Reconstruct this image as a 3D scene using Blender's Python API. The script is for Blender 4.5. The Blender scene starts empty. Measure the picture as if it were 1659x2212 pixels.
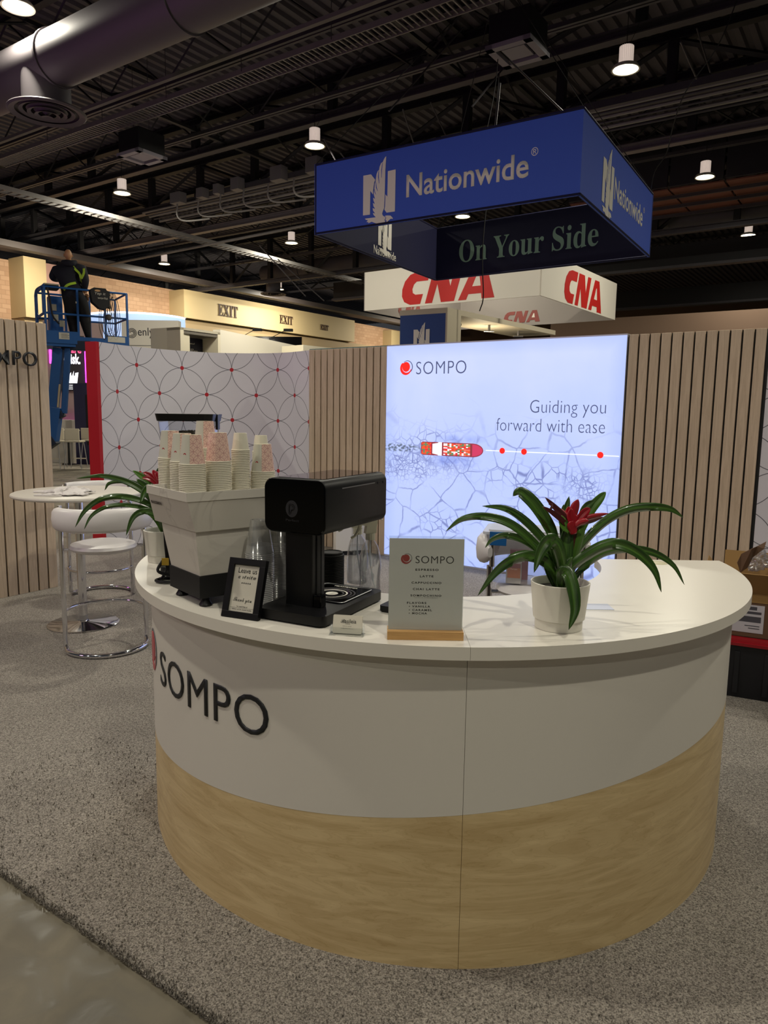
import bpy, bmesh, math, random
from mathutils import Vector, Matrix
from math import sin, cos, pi, radians, atan2, sqrt, hypot
random.seed(7)
C = bpy.context.scene.collection
SC = bpy.context.scene

# ------------------------------------------------------------------ camera, world, light, exposure
FPX, PITCH, ROLL, CAMZ = 1571.99, .1355, -.0142, 1.6874
cam = bpy.data.cameras.new('camera')
camo = bpy.data.objects.new('camera', cam); C.objects.link(camo)
cam.sensor_fit = 'VERTICAL'; cam.sensor_height = 36; cam.lens = FPX / 2212 * 36
cam.clip_start = .05; cam.clip_end = 300
camo.matrix_world = Matrix.Translation((0, 0, CAMZ)) @ Matrix.Rotation(pi/2 - PITCH, 4, 'X') @ Matrix.Rotation(-ROLL, 4, 'Z')
SC.camera = camo
SC.view_settings.view_transform = 'Standard'; SC.view_settings.look = 'None'
SC.view_settings.exposure = 0.0; SC.view_settings.gamma = 1.0
SC.view_settings.use_curve_mapping = False
SC.cycles.use_denoising = True
SC.cycles.transparent_max_bounces = 64
SC.cycles.max_bounces = 8
SC.cycles.sample_clamp_indirect = 6
w = bpy.data.worlds.new('world'); SC.world = w; w.use_nodes = True
w.node_tree.nodes['Background'].inputs[0].default_value = (.75, .78, .85, 1)
w.node_tree.nodes['Background'].inputs[1].default_value = .05
# building grid: U and V are the two directions of the hall's trusses, walls and lamps
UX, UY, VX, VY = .823, -.568, .568, .823
def uv(u, v): return (u*UX + v*VX, u*UY + v*VY)
UANG = atan2(UY, UX)
LAMP_Z = 8.5
LAMP_W = 225
lamps_seen = [(-4.96, 15.4), (-12.96, 7.5), (-12.9, 15.3), (-20.8, 15.2), (-5.02, 23.2), (-5.07, 31.2), (-20.79, 23.2),
              (-28.87, 23.3), (-29.06, 31.4), (-12.97, 46.4), (-12.93, 23.3)]
lamps_beyond = [(-4.96, 7.5), (-4.96, -.4), (3.0, -.4), (3.0, 7.5), (-12.9, -.4), (3.0, 15.3), (-20.8, 7.5), (-4.96, -8.3), (3.0, -8.3), (3.0, 23.2), (-20.8, 31.2)]
def area(name, loc, power, size, color, rot=(0, 0, 0), shape='DISK', spread=None, sy=None):
    l = bpy.data.lights.new(name, 'AREA'); l.energy = power; l.size = size; l.color = color; l.shape = shape
    if sy: l.size_y = sy
    if spread: l.spread = spread
    o = bpy.data.objects.new(name, l); C.objects.link(o); o.location = loc; o.rotation_euler = rot
    return o
for i, (u, v) in enumerate(lamps_seen + lamps_beyond):
    x, y = uv(u, v)
    area('high_bay_light', (x, y, LAMP_Z - .03), LAMP_W, .26, (1, .945, .79), spread=radians(175))
# magenta stage wash of the booth with the neon screen, off to the left
area('booth_wash_light', (-9.0, 9.5, 4.2), 20, 1.2, (1, .25, .95), rot=(radians(-20), radians(-75), 0))
area('booth_up_light', (-10.5, 9.5, 3.0), 70, 1.0, (.85, .2, 1), rot=(radians(180), 0, 0))

# pinkish wash of the neighbouring booth across the aisle on the left
area('neighbour_wash_light', (-7.6, 1.5, 4.5), 30, 1.2, (1, .5, .92), rot=(radians(62), 0, radians(-32)))
# ------------------------------------------------------------------ helpers
def lin(h):
    h = h.lstrip('#'); o = []
    for i in (0, 2, 4):
        c = int(h[i:i+2], 16)/255
        o.append(c/12.92 if c <= .04045 else ((c+.055)/1.055)**2.4)
    return (*o, 1)
MATS = {}
def mat(name, col='#808080', rough=.5, metal=0, spec=.5, emit=None, es=0, bump=0, bs=50, alpha=1, coat=0, var=0, vs=4, trans=0):
    if name in MATS: return MATS[name]
    m = bpy.data.materials.new(name); m.use_nodes = True; nt = m.node_tree; b = nt.nodes['Principled BSDF']
    c = lin(col) if isinstance(col, str) else (*col, 1)
    b.inputs['Base Color'].default_value = c
    b.inputs['Roughness'].default_value = rough; b.inputs['Metallic'].default_value = metal
    b.inputs['Specular IOR Level'].default_value = spec
    b.inputs['Coat Weight'].default_value = coat
    b.inputs['Transmission Weight'].default_value = trans
    if emit:
        b.inputs['Emission Color'].default_value = lin(emit); b.inputs['Emission Strength'].default_value = es
    tc = nt.nodes.new('ShaderNodeTexCoord')
    if var:
        n = nt.nodes.new('ShaderNodeTexNoise'); n.inputs['Scale'].default_value = vs; n.inputs['Detail'].default_value = 5
        nt.links.new(tc.outputs['Object'], n.inputs['Vector'])
        mx = nt.nodes.new('ShaderNodeMix'); mx.data_type = 'RGBA'
        mx.inputs['A'].default_value = tuple(max(0, v*(1-var)) for v in c[:3]) + (1,)
        mx.inputs['B'].default_value = tuple(min(1, v*(1+var)) for v in c[:3]) + (1,)
        nt.links.new(n.outputs['Fac'], mx.inputs['Factor']); nt.links.new(mx.outputs['Result'], b.inputs['Base Color'])
    if bump:
        n = nt.nodes.new('ShaderNodeTexNoise'); n.inputs['Scale'].default_value = bs
        nt.links.new(tc.outputs['Object'], n.inputs['Vector'])
        bp = nt.nodes.new('ShaderNodeBump'); bp.inputs['Strength'].default_value = bump; bp.inputs['Distance'].default_value = .01
        nt.links.new(n.outputs['Fac'], bp.inputs['Height']); nt.links.new(bp.outputs['Normal'], b.inputs['Normal'])
    MATS[name] = m; return m
def clear(name, tint=(1, 1, 1), a=.12, rough=.05, body=0.0):
    """thin clear plastic: mostly transparent with a glossy skin"""
    if name in MATS: return MATS[name]
    m = bpy.data.materials.new(name); m.use_nodes = True; nt = m.node_tree; N = nt.nodes; L = nt.links
    for n in list(N): N.remove(n)
    out = N.new('ShaderNodeOutputMaterial'); t = N.new('ShaderNodeBsdfTransparent'); g = N.new('ShaderNodeBsdfGlossy')
    t.inputs[0].default_value = (*tint, 1); g.inputs['Roughness'].default_value = rough
    lw = N.new('ShaderNodeLayerWeight'); lw.inputs[0].default_value = .35
    ma = N.new('ShaderNodeMath'); ma.operation = 'MULTIPLY_ADD'; ma.inputs[1].default_value = .55 if a > .06 else .25; ma.inputs[2].default_value = a
    L.new(lw.outputs['Facing'], ma.inputs[0])
    mx = N.new('ShaderNodeMixShader'); L.new(ma.outputs[0], mx.inputs[0]); L.new(t.outputs[0], mx.inputs[1]); L.new(g.outputs[0], mx.inputs[2])
    last = mx
    if body:
        d = N.new('ShaderNodeBsdfDiffuse'); d.inputs[0].default_value = (.8, .8, .8, 1)
        m2 = N.new('ShaderNodeMixShader'); m2.inputs[0].default_value = body
        L.new(mx.outputs[0], m2.inputs[1]); L.new(d.outputs[0], m2.inputs[2]); last = m2
    L.new(last.outputs[0], out.inputs[0]); MATS[name] = m; return m
class NT:
    """small node-graph helper"""
    def __init__(s, name, rough=.5):
        s.m = bpy.data.materials.new(name); s.m.use_nodes = True; s.t = s.m.node_tree; s.b = s.t.nodes['Principled BSDF']
        s.b.inputs['Roughness'].default_value = rough; MATS[name] = s.m
    def n(s, typ, **kw):
        o = s.t.nodes.new('ShaderNode'+typ)
        for k, v in kw.items(): setattr(o, k, v)
        return o
    def put(s, sock, v):
        if hasattr(v, 'links') and hasattr(v, 'node'): s.t.links.new(v, sock)
        else: sock.default_value = v
    def math(s, op, a, b=0.0, c=None):
        o = s.n('Math', operation=op); s.put(o.inputs[0], a); s.put(o.inputs[1], b)
        if c is not None: s.put(o.inputs[2], c)
        return o.outputs[0]
    def mix(s, f, a, b):
        o = s.n('Mix', data_type='RGBA'); s.put(o.inputs['Factor'], f); s.put(o.inputs['A'], a); s.put(o.inputs['B'], b)
        return o.outputs['Result']
    def coord(s, kind='Object'):
        tc = s.n('TexCoord'); sp = s.n('SeparateXYZ'); s.t.links.new(tc.outputs[kind], sp.inputs[0]); return tc.outputs[kind], sp.outputs
    def scale(s, vec, sc, off=(0, 0, 0)):
        o = s.n('Mapping'); s.put(o.inputs['Vector'], vec); o.inputs['Scale'].default_value = sc; s.put(o.inputs['Location'], off); return o.outputs[0]
    def noise(s, vec, sc, det=4, dist=0, out='Fac'):
        o = s.n('TexNoise'); s.put(o.inputs['Vector'], vec); o.inputs['Scale'].default_value = sc; o.inputs['Detail'].default_value = det
        o.inputs['Distortion'].default_value = dist; return o.outputs[out]
    def step(s, v, lo, hi):
        o = s.n('MapRange'); o.clamp = True; s.put(o.inputs[0], v); o.inputs[1].default_value = lo; o.inputs[2].default_value = hi; return o.outputs[0]
    def bump(s, h, st=.3, d=.01):
        o = s.n('Bump'); o.inputs['Strength'].default_value = st; o.inputs['Distance'].default_value = d; s.put(o.inputs['Height'], h)
        s.t.links.new(o.outputs[0], s.b.inputs['Normal'])
    def color(s, c): s.put(s.b.inputs['Base Color'], c); return s.m
def wood(name, c1, c2, kind='Object', sc=(14, 14, 1.2), rough=.5, rnd=True):
    g = NT(name, rough); vec, xyz = g.coord(kind)
    if rnd:
        oi = g.n('ObjectInfo'); cx_ = g.n('CombineXYZ'); r = g.math('MULTIPLY', oi.outputs['Random'], 37.0)
        g.put(cx_.inputs[0], r); g.put(cx_.inputs[2], r); off = cx_.outputs[0]
    else: off = (0, 0, 0)
    v = g.scale(vec, sc, off)
    a = g.noise(v, 1.0, 6, 2.4); b = g.noise(v, 7.0, 3, .3)
    f = g.math('MULTIPLY_ADD', b, .35, g.math('MULTIPLY', g.step(a, .3, .7), .75))
    lines = g.math('PINGPONG', g.math('MULTIPLY', a, 9.0), .5)
    f = g.math('ADD', f, g.math('MULTIPLY', g.step(lines, .0, .12), .26))
    if rnd: f = g.math('ADD', f, g.math('MULTIPLY', g.math('SUBTRACT', oi.outputs['Random'], .5), .22))
    f = g.math('MULTIPLY', f, .8)
    g.bump(b, .08, .002)
    return g.color(g.mix(f, lin(c1), lin(c2)))
def circle_nodes(g, x, z, s, x0, z0, lw, dr, bg, line, dot):
    px = g.math('PINGPONG', g.math('SUBTRACT', x, x0), s); pz = g.math('PINGPONG', g.math('SUBTRACT', z, z0), s)
    qx = g.math('SUBTRACT', s, px); qz = g.math('SUBTRACT', s, pz)
    def d(a, b): return g.math('SQRT', g.math('ADD', g.math('MULTIPLY', a, a), g.math('MULTIPLY', b, b)))
    c1 = g.math('ABSOLUTE', g.math('SUBTRACT', d(qx, pz), s)); c2 = g.math('ABSOLUTE', g.math('SUBTRACT', d(px, qz), s))
    ln = g.math('LESS_THAN', g.math('MINIMUM', c1, c2), lw)
    dt = g.math('LESS_THAN', g.math('MINIMUM', d(px, pz), d(qx, qz)), dr)
    return g.mix(dt, g.mix(ln, bg, line), dot)

def T(name, label, cat, loc=(0, 0, 0), rz=0, group=None):
    o = bpy.data.objects.new(name, None); C.objects.link(o); o.empty_display_size = .1
    o.location = loc; o.rotation_euler = (0, 0, rz); tag(o, label, cat, group); return o
def tag(o, label=None, cat=None, group=None, kind=None):
    if label: o['label'] = label
    if cat: o['category'] = cat
    if group: o['group'] = group
    if kind: o['kind'] = kind
    return o
def rootmat(p):
    m = Matrix.Identity(4)
    while p is not None:
        m = (Matrix.Translation(p.location) @ p.rotation_euler.to_matrix().to_4x4()) @ m; p = p.parent
    return m
def obj(name, bm, m=None, parent=None, world=False, smooth=False, org=None, kind=None, label=None, mats=None):
    """link ONE mesh object; world=True: the coordinates are world ones and are brought into the parent's frame"""
    if isinstance(bm, MB): bm = bm.bm
    me = bpy.data.meshes.new(name)
    if parent is not None and world: bm.transform(rootmat(parent).inverted())
    if org is not None: bm.transform(Matrix.Translation(org).inverted())
    bm.normal_update()
    bm.to_mesh(me); bm.free()
    for q in (mats or [m]): me.materials.append(q)
    if smooth:
        for p in me.polygons: p.use_smooth = True
        try: me.set_sharp_from_angle(angle=radians(38))
        except Exception: pass
    o = bpy.data.objects.new(name, me); C.objects.link(o)
    if org is not None: o.location = org
    if parent is not None: o.parent = parent
    if kind: o['kind'] = kind
    if label: o['label'] = label
    return o
def inst(src, parent=None, loc=(0, 0, 0), rz=0, rot=None):
    o = src.copy(); C.objects.link(o)
    if parent is not None: o.parent = parent
    o.location = loc; o.rotation_euler = rot or (0, 0, rz); return o
def copy_tree(o, parent=None):
    c = o.copy(); C.objects.link(c); c.parent = parent
    for ch in o.children: copy_tree(ch, c)
    return c
def crom(P, n=6, closed=False):
    P = [Vector(p) for p in P]
    if closed: Q = [P[-1]] + P + [P[0], P[1]]
    else: Q = [P[0]*2-P[1]] + P + [P[-1]*2-P[-2]]
    o = []
    for i in range(1, len(Q)-2):
        a, b, c, d = Q[i-1:i+3]
        for k in range(n):
            t = k/n; o.append(.5*((2*b)+(c-a)*t+(2*a-5*b+4*c-d)*t*t+(3*b-a-3*c+d)*t**3))
    if not closed: o.append(P[-1])
    return o
class MB:
    def __init__(s): s.bm = bmesh.new()
    def quad(s, *P):
        f = s.bm.faces.new([s.bm.verts.new(p) for p in P]); return f
    def box(s, x0, x1, y0, y1, z0, z1, bev=0, M=None, seg=2):
        b = bmesh.new() if (bev or M) else s.bm
        v = [b.verts.new((x, y, z)) for z in (z0, z1) for x, y in ((x0, y0), (x1, y0), (x1, y1), (x0, y1))]
        for f in ((3, 2, 1, 0), (4, 5, 6, 7), (0, 1, 5, 4), (1, 2, 6, 5), (2, 3, 7, 6), (3, 0, 4, 7)): b.faces.new([v[i] for i in f])
        if b is not s.bm:
            if bev: bmesh.ops.bevel(b, geom=b.edges[:]+b.verts[:], offset=bev, segments=seg, affect='EDGES', profile=.6)
            if M: b.transform(M)
            s.add(b)
        return s
    def add(s, b):
        me = bpy.data.meshes.new('tmp'); b.to_mesh(me); b.free(); s.bm.from_mesh(me); bpy.data.meshes.remove(me); return s
    def prism(s, pts, z0, z1, top=None):
        """pts: plan outline; top: other outline for the upper end"""
        A = [s.bm.verts.new((p[0], p[1], z0)) for p in pts]; B = [s.bm.verts.new((p[0], p[1], z1)) for p in (top or pts)]
        n = len(A); s.bm.faces.new(A[::-1]); s.bm.faces.new(B)
        for i in range(n): s.bm.faces.new((A[i], A[(i+1) % n], B[(i+1) % n], B[i]))
        return s
    def plate(s, pts, y0=0, th=.003):
        """flat outline in the x-z plane, front at y0-th"""
        A = [s.bm.verts.new((p[0], y0, p[1])) for p in pts]; B = [s.bm.verts.new((p[0], y0-th, p[1])) for p in pts]
        n = len(A); s.bm.faces.new(A); s.bm.faces.new(B[::-1])
        for i in range(n): s.bm.faces.new((A[i], B[i], B[(i+1) % n], A[(i+1) % n]))
        return s
    def lathe(s, prof, n=32, c=(0, 0, 0), a0=0, a1=2*pi, M=None):
        full = abs(a1-a0-2*pi) < 1e-6; k = n if full else n+1; R = []
        for i in range(k):
            a = a0+(a1-a0)*i/n; R.append([Vector((c[0]+r*cos(a), c[1]+r*sin(a), c[2]+z)) for r, z in prof])
        if M: R = [[M @ p for p in q] for q in R]
        V = [[s.bm.verts.new(p) for p in q] for q in R]
        for i in range(k if full else k-1):
            for j in range(len(prof)-1):
                a, b, c_, d = V[i][j], V[(i+1) % k][j], V[(i+1) % k][j+1], V[i][j+1]
                if prof[j][0] < 1e-6 and prof[j+1][0] < 1e-6: continue
                s.bm.faces.new((a, b, c_, d))
        bmesh.ops.remove_doubles(s.bm, verts=[v for q in V for v in q], dist=1e-6)
        return s
    def tube(s, P, r, n=10, closed=False, caps=True):
        P = [Vector(p) for p in P]; m = len(P); R = r if isinstance(r, (list, tuple)) else [r]*m; V = []; up = None
        for i, p in enumerate(P):
            if closed: t = P[(i+1) % m]-P[i-1]
            else: t = P[min(i+1, m-1)]-P[max(i-1, 0)]
            t.normalize()
            if up is None:
                up = Vector((0, 0, 1)) if abs(t.z) < .9 else Vector((1, 0, 0))
            sd = t.cross(up)
            if sd.length < 1e-4: sd = t.orthogonal()
            sd.normalize(); up = sd.cross(t).normalized()
            V.append([s.bm.verts.new(p + (sd*cos(2*pi*k/n)+up*sin(2*pi*k/n))*R[i]) for k in range(n)])
        for i in range(m if closed else m-1):
            A, B = V[i], V[(i+1) % m]
            for k in range(n): s.bm.faces.new((A[k], A[(k+1) % n], B[(k+1) % n], B[k]))
        if caps and not closed: s.bm.faces.new(V[0][::-1]); s.bm.faces.new(V[-1])
        return s
    def cyl(s, a, b, r, n=12): return s.tube([a, b], r, n)
def rrect(x0, x1, y0, y1, r, n=5):
    o = []
    for cx_, cy_, a in ((x1-r, y1-r, 0), (x0+r, y1-r, 90), (x0+r, y0+r, 180), (x1-r, y0+r, 270)):
        for k in range(n+1):
            t = radians(a+90*k/n); o.append((cx_+r*cos(t), cy_+r*sin(t)))
    return o
def text_bm(body, w=None, h=None, bold=0, ext=.001, shear=0, spacing=1.0, align='LEFT', cut=0, line=1.0):
    c = bpy.data.curves.new('t', 'FONT'); c.body = body; c.offset = bold; c.shear = shear; c.space_character = spacing
    c.align_x = align; c.resolution_u = 4; c.space_line = line
    o = bpy.data.objects.new('t', c); C.objects.link(o); dg = bpy.context.evaluated_depsgraph_get()
    me = bpy.data.meshes.new_from_object(o.evaluated_get(dg)); bpy.data.objects.remove(o); bpy.data.curves.remove(c)
    bm = bmesh.new(); bm.from_mesh(me); bpy.data.meshes.remove(me)
    bmesh.ops.remove_doubles(bm, verts=bm.verts[:], dist=1e-5)
    xs = [v.co.x for v in bm.verts]; ys = [v.co.y for v in bm.verts]; x0, x1, y0, y1 = min(xs), max(xs), min(ys), max(ys)
    sx = w/(x1-x0) if w else h/(y1-y0); sy = h/(y1-y0) if h else sx
    for v in bm.verts: v.co = ((v.co.x-x0)*sx, 0, (v.co.y-y0)*sy)
    if cut:
        X = cut
        while X < (x1-x0)*sx:
            bmesh.ops.bisect_plane(bm, geom=bm.verts[:]+bm.edges[:]+bm.faces[:], plane_co=(X, 0, 0), plane_no=(1, 0, 0)); X += cut
    if ext:
        r = bmesh.ops.extrude_face_region(bm, geom=bm.faces[:])
        for v in [g for g in r['geom'] if isinstance(g, bmesh.types.BMVert)]: v.co.y -= ext
    bmesh.ops.recalc_face_normals(bm, faces=bm.faces[:])
    return bm
def text(name, body, x, z, w, h, m, parent, y=-.002, M=None, **k):
    """lettering in the parent's x-z plane facing -y (or brought there by M)"""
    bm = text_bm(body, w, h, **k); bm.transform(Matrix.Translation((x, y, z)))
    if M is not None: bm.transform(M)
    return obj(name, bm, m, parent)
def frame2(A, B, z=0):
    """matrix of the vertical plane through A and B: local x runs from A to B, -y faces right of that direction"""
    a = atan2(B[1]-A[1], B[0]-A[0]); return Matrix.Translation((A[0], A[1], z)) @ Matrix.Rotation(a, 4, 'Z')
# a sight line of the photograph met with a depth or a height: used to read real positions of plant leaves, rods and far things
def sight(px, py):
    X, Y = px-829.5, 1106-py; c, s = cos(ROLL), sin(ROLL)
    x, y = (X*c+Y*s)/FPX, (-X*s+Y*c)/FPX; cp, sp = cos(PITCH), sin(PITCH)
    d = Vector((x, y*sp+cp, y*cp-sp)); return d/d.y
def at(px, py, Y): return Vector((0, 0, CAMZ)) + sight(px, py)*Y
def onz(px, py, z):
    d = sight(px, py); return Vector((0, 0, CAMZ)) + d*((z-CAMZ)/d.z)

# ------------------------------------------------------------------ materials
M_white = mat('white_laminate', '#d9d4ca', .42, bump=.02, bs=300)
M_top = mat('white_top', '#e2ddd2', .3, bump=.01, bs=200)
M_black = mat('black_satin', '#070709', .4, spec=.35)
M_gloss = mat('black_gloss', '#030304', .1, spec=.22)
M_blackm = mat('black_matt', '#0b0b0c', .65)
M_chrome = mat('chrome', '#dcdce0', .08, metal=1)
M_ink = mat('dark_ink', '#16181c', .5)
M_red = mat('red_paint', '#b01220', .45)
M_dark = mat('dark_steel', '#18171a', .6, var=.3, vs=2)
M_mid = mat('grey_steel', '#4a474b', .55, metal=.3, var=.2, vs=1.5)
M_galv = mat('galvanised_steel', '#86827e', .55, metal=.25, var=.15, vs=3)
M_cushion = mat('white_vinyl', '#dedada', .35, bump=.03, bs=20)
M_soil = mat('dark_soil', '#17110c', .9, bump=.8, bs=80)
M_pot = mat('white_pot', '#dcd8cc', .4)
M_alu = mat('aluminium', '#b9b9bc', .35, metal=.8)
M_maple = wood('maple_laminate', '#b09260', '#e0c898', 'UV', (2.0, 13, 1), .4, rnd=False)
M_slat = wood('pale_oak_slat', '#ae9880', '#d3bea5', 'Object', (22, 22, 1.6), .5)
M_oak = wood('oak_block', '#a87c45', '#cfa469', 'Object', (3, 40, 60), .5, rnd=False)

# carpet and concrete
g = NT('speckled_carpet', .95); vec, _ = g.coord()
a = g.noise(vec, 210, 3); b = g.noise(vec, 90, 2, .5); c = g.noise(vec, 1.3, 4)
f = g.math('ADD', g.math('MULTIPLY', g.step(a, .38, .62), .75), g.math('MULTIPLY', g.step(b, .35, .65), .35))
f = g.math('MULTIPLY', f, g.math('MULTIPLY_ADD', c, .5, .72))
g.bump(g.math('ADD', a, g.math('MULTIPLY', b, 1.4)), .9, .012)
M_carpet = g.color(g.mix(f, lin('#57514b'), lin('#b9b1a6')))
g = NT('worn_concrete', .3); vec, _ = g.coord()
a = g.noise(vec, .9, 8, .6); b = g.noise(vec, 6, 6, 1.0); c = g.noise(vec, 40, 3)
f = g.math('ADD', g.math('MULTIPLY', a, .6), g.math('MULTIPLY', b, .4))
g.put(g.b.inputs['Roughness'], g.math('MULTIPLY_ADD', g.step(b, .35, .62), .3, .32))
g.bump(g.math('ADD', b, g.math('MULTIPLY', c, .2)), .15, .01)
M_conc = g.color(g.mix(g.step(f, .3, .7), lin('#3f3a2e'), lin('#8f8774')))
# printed circle pattern, laid out along the wall by its UVs (metres)
g = NT('circle_print', .45); vec, xyz = g.coord('UV')
M_pattern = g.color(circle_nodes(g, xyz[0], xyz[1], .331, .317, .888+.331*0-.331, .0036, .026, lin('#d8d5dc'), lin('#66666e'), lin('#b3202c')))
g = NT('cup_print', .6); vec, xyz = g.coord('UV')
M_cuppat = g.color(circle_nodes(g, xyz[0], xyz[1], .0137, 0, 0, .00042, .0011, lin('#e9c6b6'), lin('#b0727a'), lin('#9d4048')))
M_cup = mat('paper_cup_white', '#e6e0cc', .55)
M_cupgrey = mat('paper_cup_grey', '#cfccbe', .55)

# ------------------------------------------------------------------ hall shell
def polyflat(name, pts, z, m, th=.1, **k):
    b = MB(); b.prism([(p[0], p[1]) for p in pts], z-th, z); return obj(name, b, m, **k)
polyflat('floor', [uv(-45, -12), uv(20, -12), uv(20, 62), uv(-45, 62)], 0, M_conc, .2, kind='structure')
car = polyflat('carpet', [uv(-8.1, 1.23), uv(9, 1.23), uv(9, 8.9), uv(-8.1, 8.9)], .012, M_carpet, .012)
tag(car, 'speckled grey carpet laid under the white and wood counter and the wood slat walls', 'carpet')
# carpet tufts along the cut edge near the camera and scattered over the near pile
b = bmesh.new()
for k in range(9000):
    if k < 4500: u, v = random.uniform(-4.2, .9), 1.23 + random.random()**2*.03 - .008
    else: u, v = random.uniform(-3.2, .9), 1.23 + random.random()*.9
    x, y = uv(u, v)
    if hypot(x-.2333, y-3.2338) < 1.24: continue
    a = random.uniform(0, 2*pi); h = random.uniform(.006, .016); l = .004; q = random.uniform(.002, .008); e = random.uniform(0, 2*pi)
    vs = [b.verts.new(p) for p in ((x-l*cos(a), y-l*sin(a), .008), (x+l*cos(a), y+l*sin(a), .008), (x+q*cos(e), y+q*sin(e), .012+h))]
    b.faces.new(vs)
obj('carpet_pile', b, M_carpet, car, kind='stuff')
# ribbed roof deck: the ribs run along V
b = MB(); prof = []; u = -46.0; P = .32
while u < 16:
    for du, z in ((0, 10.40), (.13, 10.40), (.17, 10.48), (.28, 10.48)): prof.append((u+du, z))
    u += P
for (u0, z0), (u1, z1) in zip(prof, prof[1:]):
    p = [uv(u0, -4), uv(u1, -4), uv(u1, 60), uv(u0, 60)]
    b.quad((*p[0], z0), (*p[3], z0), (*p[2], z1), (*p[1], z1))
obj('ceiling', b, mat('painted_deck', '#4b464c', .6), kind='structure')
def uvbox(b, u0, u1, v0, v1, z0, z1):
    p = [uv(u0, v0), uv(u1, v0), uv(u1, v1), uv(u0, v1)]; b.prism(p, z0, z1); return b
# joists along U: chords and zig-zag webs
def strut(name, a, c, r, m, parent):
    L = (Vector(c)-Vector(a)).length
    return obj(name, MB().tube([a, c], r, 4), m, parent, world=True)
webcache = {}
def joist(v, z0, z1, label, u0=-38, u1=9, pan=1.25, ch=.09, m=M_dark, mc=None):
    x, y = uv(u0, v); t = T('roof_joist', label, 'joist', (x, y, z0), UANG, 'steel roof joists under the deck')
    L = u1-u0
    obj('bottom_chord', MB().box(0, L, -ch, -.02, 0, .09).box(0, L, .02, ch, 0, .09), mc or M_mid, t)
    obj('top_chord', MB().box(0, L, -ch, ch, z1-z0-.09, z1-z0), m, t)
    key = (round(z1-z0, 2), pan)
    n = int(L/pan)
    for k in range(n):
        up = k % 2 == 0
        if (key, up) not in webcache:
            a, c = ((0, 0, .06), (pan, 0, z1-z0-.06)) if up else ((0, 0, z1-z0-.06), (pan, 0, .06))
            o = obj('web', MB().tube([a, c], .028, 4), m, t); webcache[(key, up)] = o
        else:
            o = webcache[(key, up)].copy(); C.objects.link(o); o.parent = t
        o.location = (k*pan, 0, 0)
    return t
near = 'steel roof joist with zig-zag webs, {} from the big round duct'
joist(9.7, 9.3, 10.36, 'steel roof joist right beside the big round duct, nearest to it', u0=-26)
joist(12.27, 9.3, 10.36, 'steel roof joist running just above the long ladder cable tray', u0=-30)
joist(14.8, 9.3, 10.36, 'steel roof joist with zig-zag webs, next beyond the ladder cable tray', u0=-32)
joist(22.0, 9.3, 10.36, 'steel roof joist in the dark just beyond the deep girder', u0=-34)
joist(23.4, 9.3, 10.36, 'faint steel roof joist in front of the dark panelled bulkhead')
for k, v in enumerate((27, 31, 35, 39)):
    joist(v, 9.0, 10.36, ('nearest', 'second', 'third', 'farthest')[k]+' of the four dim roof joists beyond the dark panelled bulkhead', u0=-40, u1=4, pan=2.5)
# deep girders along U
def girder(v, z0, z1, label, u0=-34, u1=9, pan=2.65, mc=M_mid):
    x, y = uv(u0, v); t = T('roof_girder', label, 'girder', (x, y, z0), UANG); L = u1-u0; H = z1-z0
    for nm, z in (('bottom_chord', 0), ('top_chord', H-.2)):
        obj(nm, MB().box(0, L, -.12, .12, z, z+.03).box(0, L, -.015, .015, z+.03, z+.17).box(0, L, -.12, .12, z+.17, z+.2), mc if nm[0] == 'b' else M_dark, t)
    n = int(L/pan); post = dia = None
    for k in range(n+1):
        if post is None: post = obj('post', MB().box(-.1, .1, -.1, .1, .2, H-.2), M_dark, t)
        else: q = post.copy(); C.objects.link(q); q.parent = t; q.location = (k*pan, 0, 0)
        if k < n:
            if dia is None: dia = obj('brace', MB().tube([(.1, 0, .2), (pan-.1, 0, H-.2)], .07, 4), M_dark, t)
            else: q = dia.copy(); C.objects.link(q); q.parent = t; q.location = ((k+(k % 2))*pan, 0, 0); q.scale = (1 if k % 2 == 0 else -1, 1, 1)
girder(15.9, 9.3, 10.36, 'shallow steel girder between the ladder tray and the conduit rack', mc=M_mid)
girder(18.4, 8.95, 10.36, 'deep steel girder carrying the grey conduit rack below it')
girder(20.6, 8.66, 10.36, 'deep steel girder with a pale lower edge, passing above the worker on the lift', mc=mat('pale_chord', '#7a7274', .5))
girder(27.5, 8.0, 10.3, 'far steel girder lost in the dark beyond the second round duct')
# trusses along V
for kk, (u, lab) in enumerate(((-8.9, 'cross truss meeting the girders above the white lamp left of the blue sign'), (-16.8, 'cross truss meeting the girders left of the small lit lamps'), (-1.2, 'cross truss meeting the girders above the blue sign'), (4.2, 'cross truss meeting the girders at the right edge'))):
    x, y = uv(u, 4); t = T('cross_truss', lab, 'truss', (x, y, 9.42), UANG+pi/2)
    obj('bottom_chord', MB().box(0, 36, -.06, .06, 0, .08), M_dark, t); obj('top_chord', MB().box(0, 36, -.06, .06, .84, .93), M_dark, t)
    wb = None
    for k in range(18):
        if wb is None: wb = obj('web', MB().tube([(0, 0, .05), (2, 0, .88)], .03, 4), M_dark, t)
        else: q = wb.copy(); C.objects.link(q); q.parent = t; q.location = ((k+(k % 2))*2.0, 0, 0); q.scale = (1 if k % 2 == 0 else -1, 1, 1)
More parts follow.
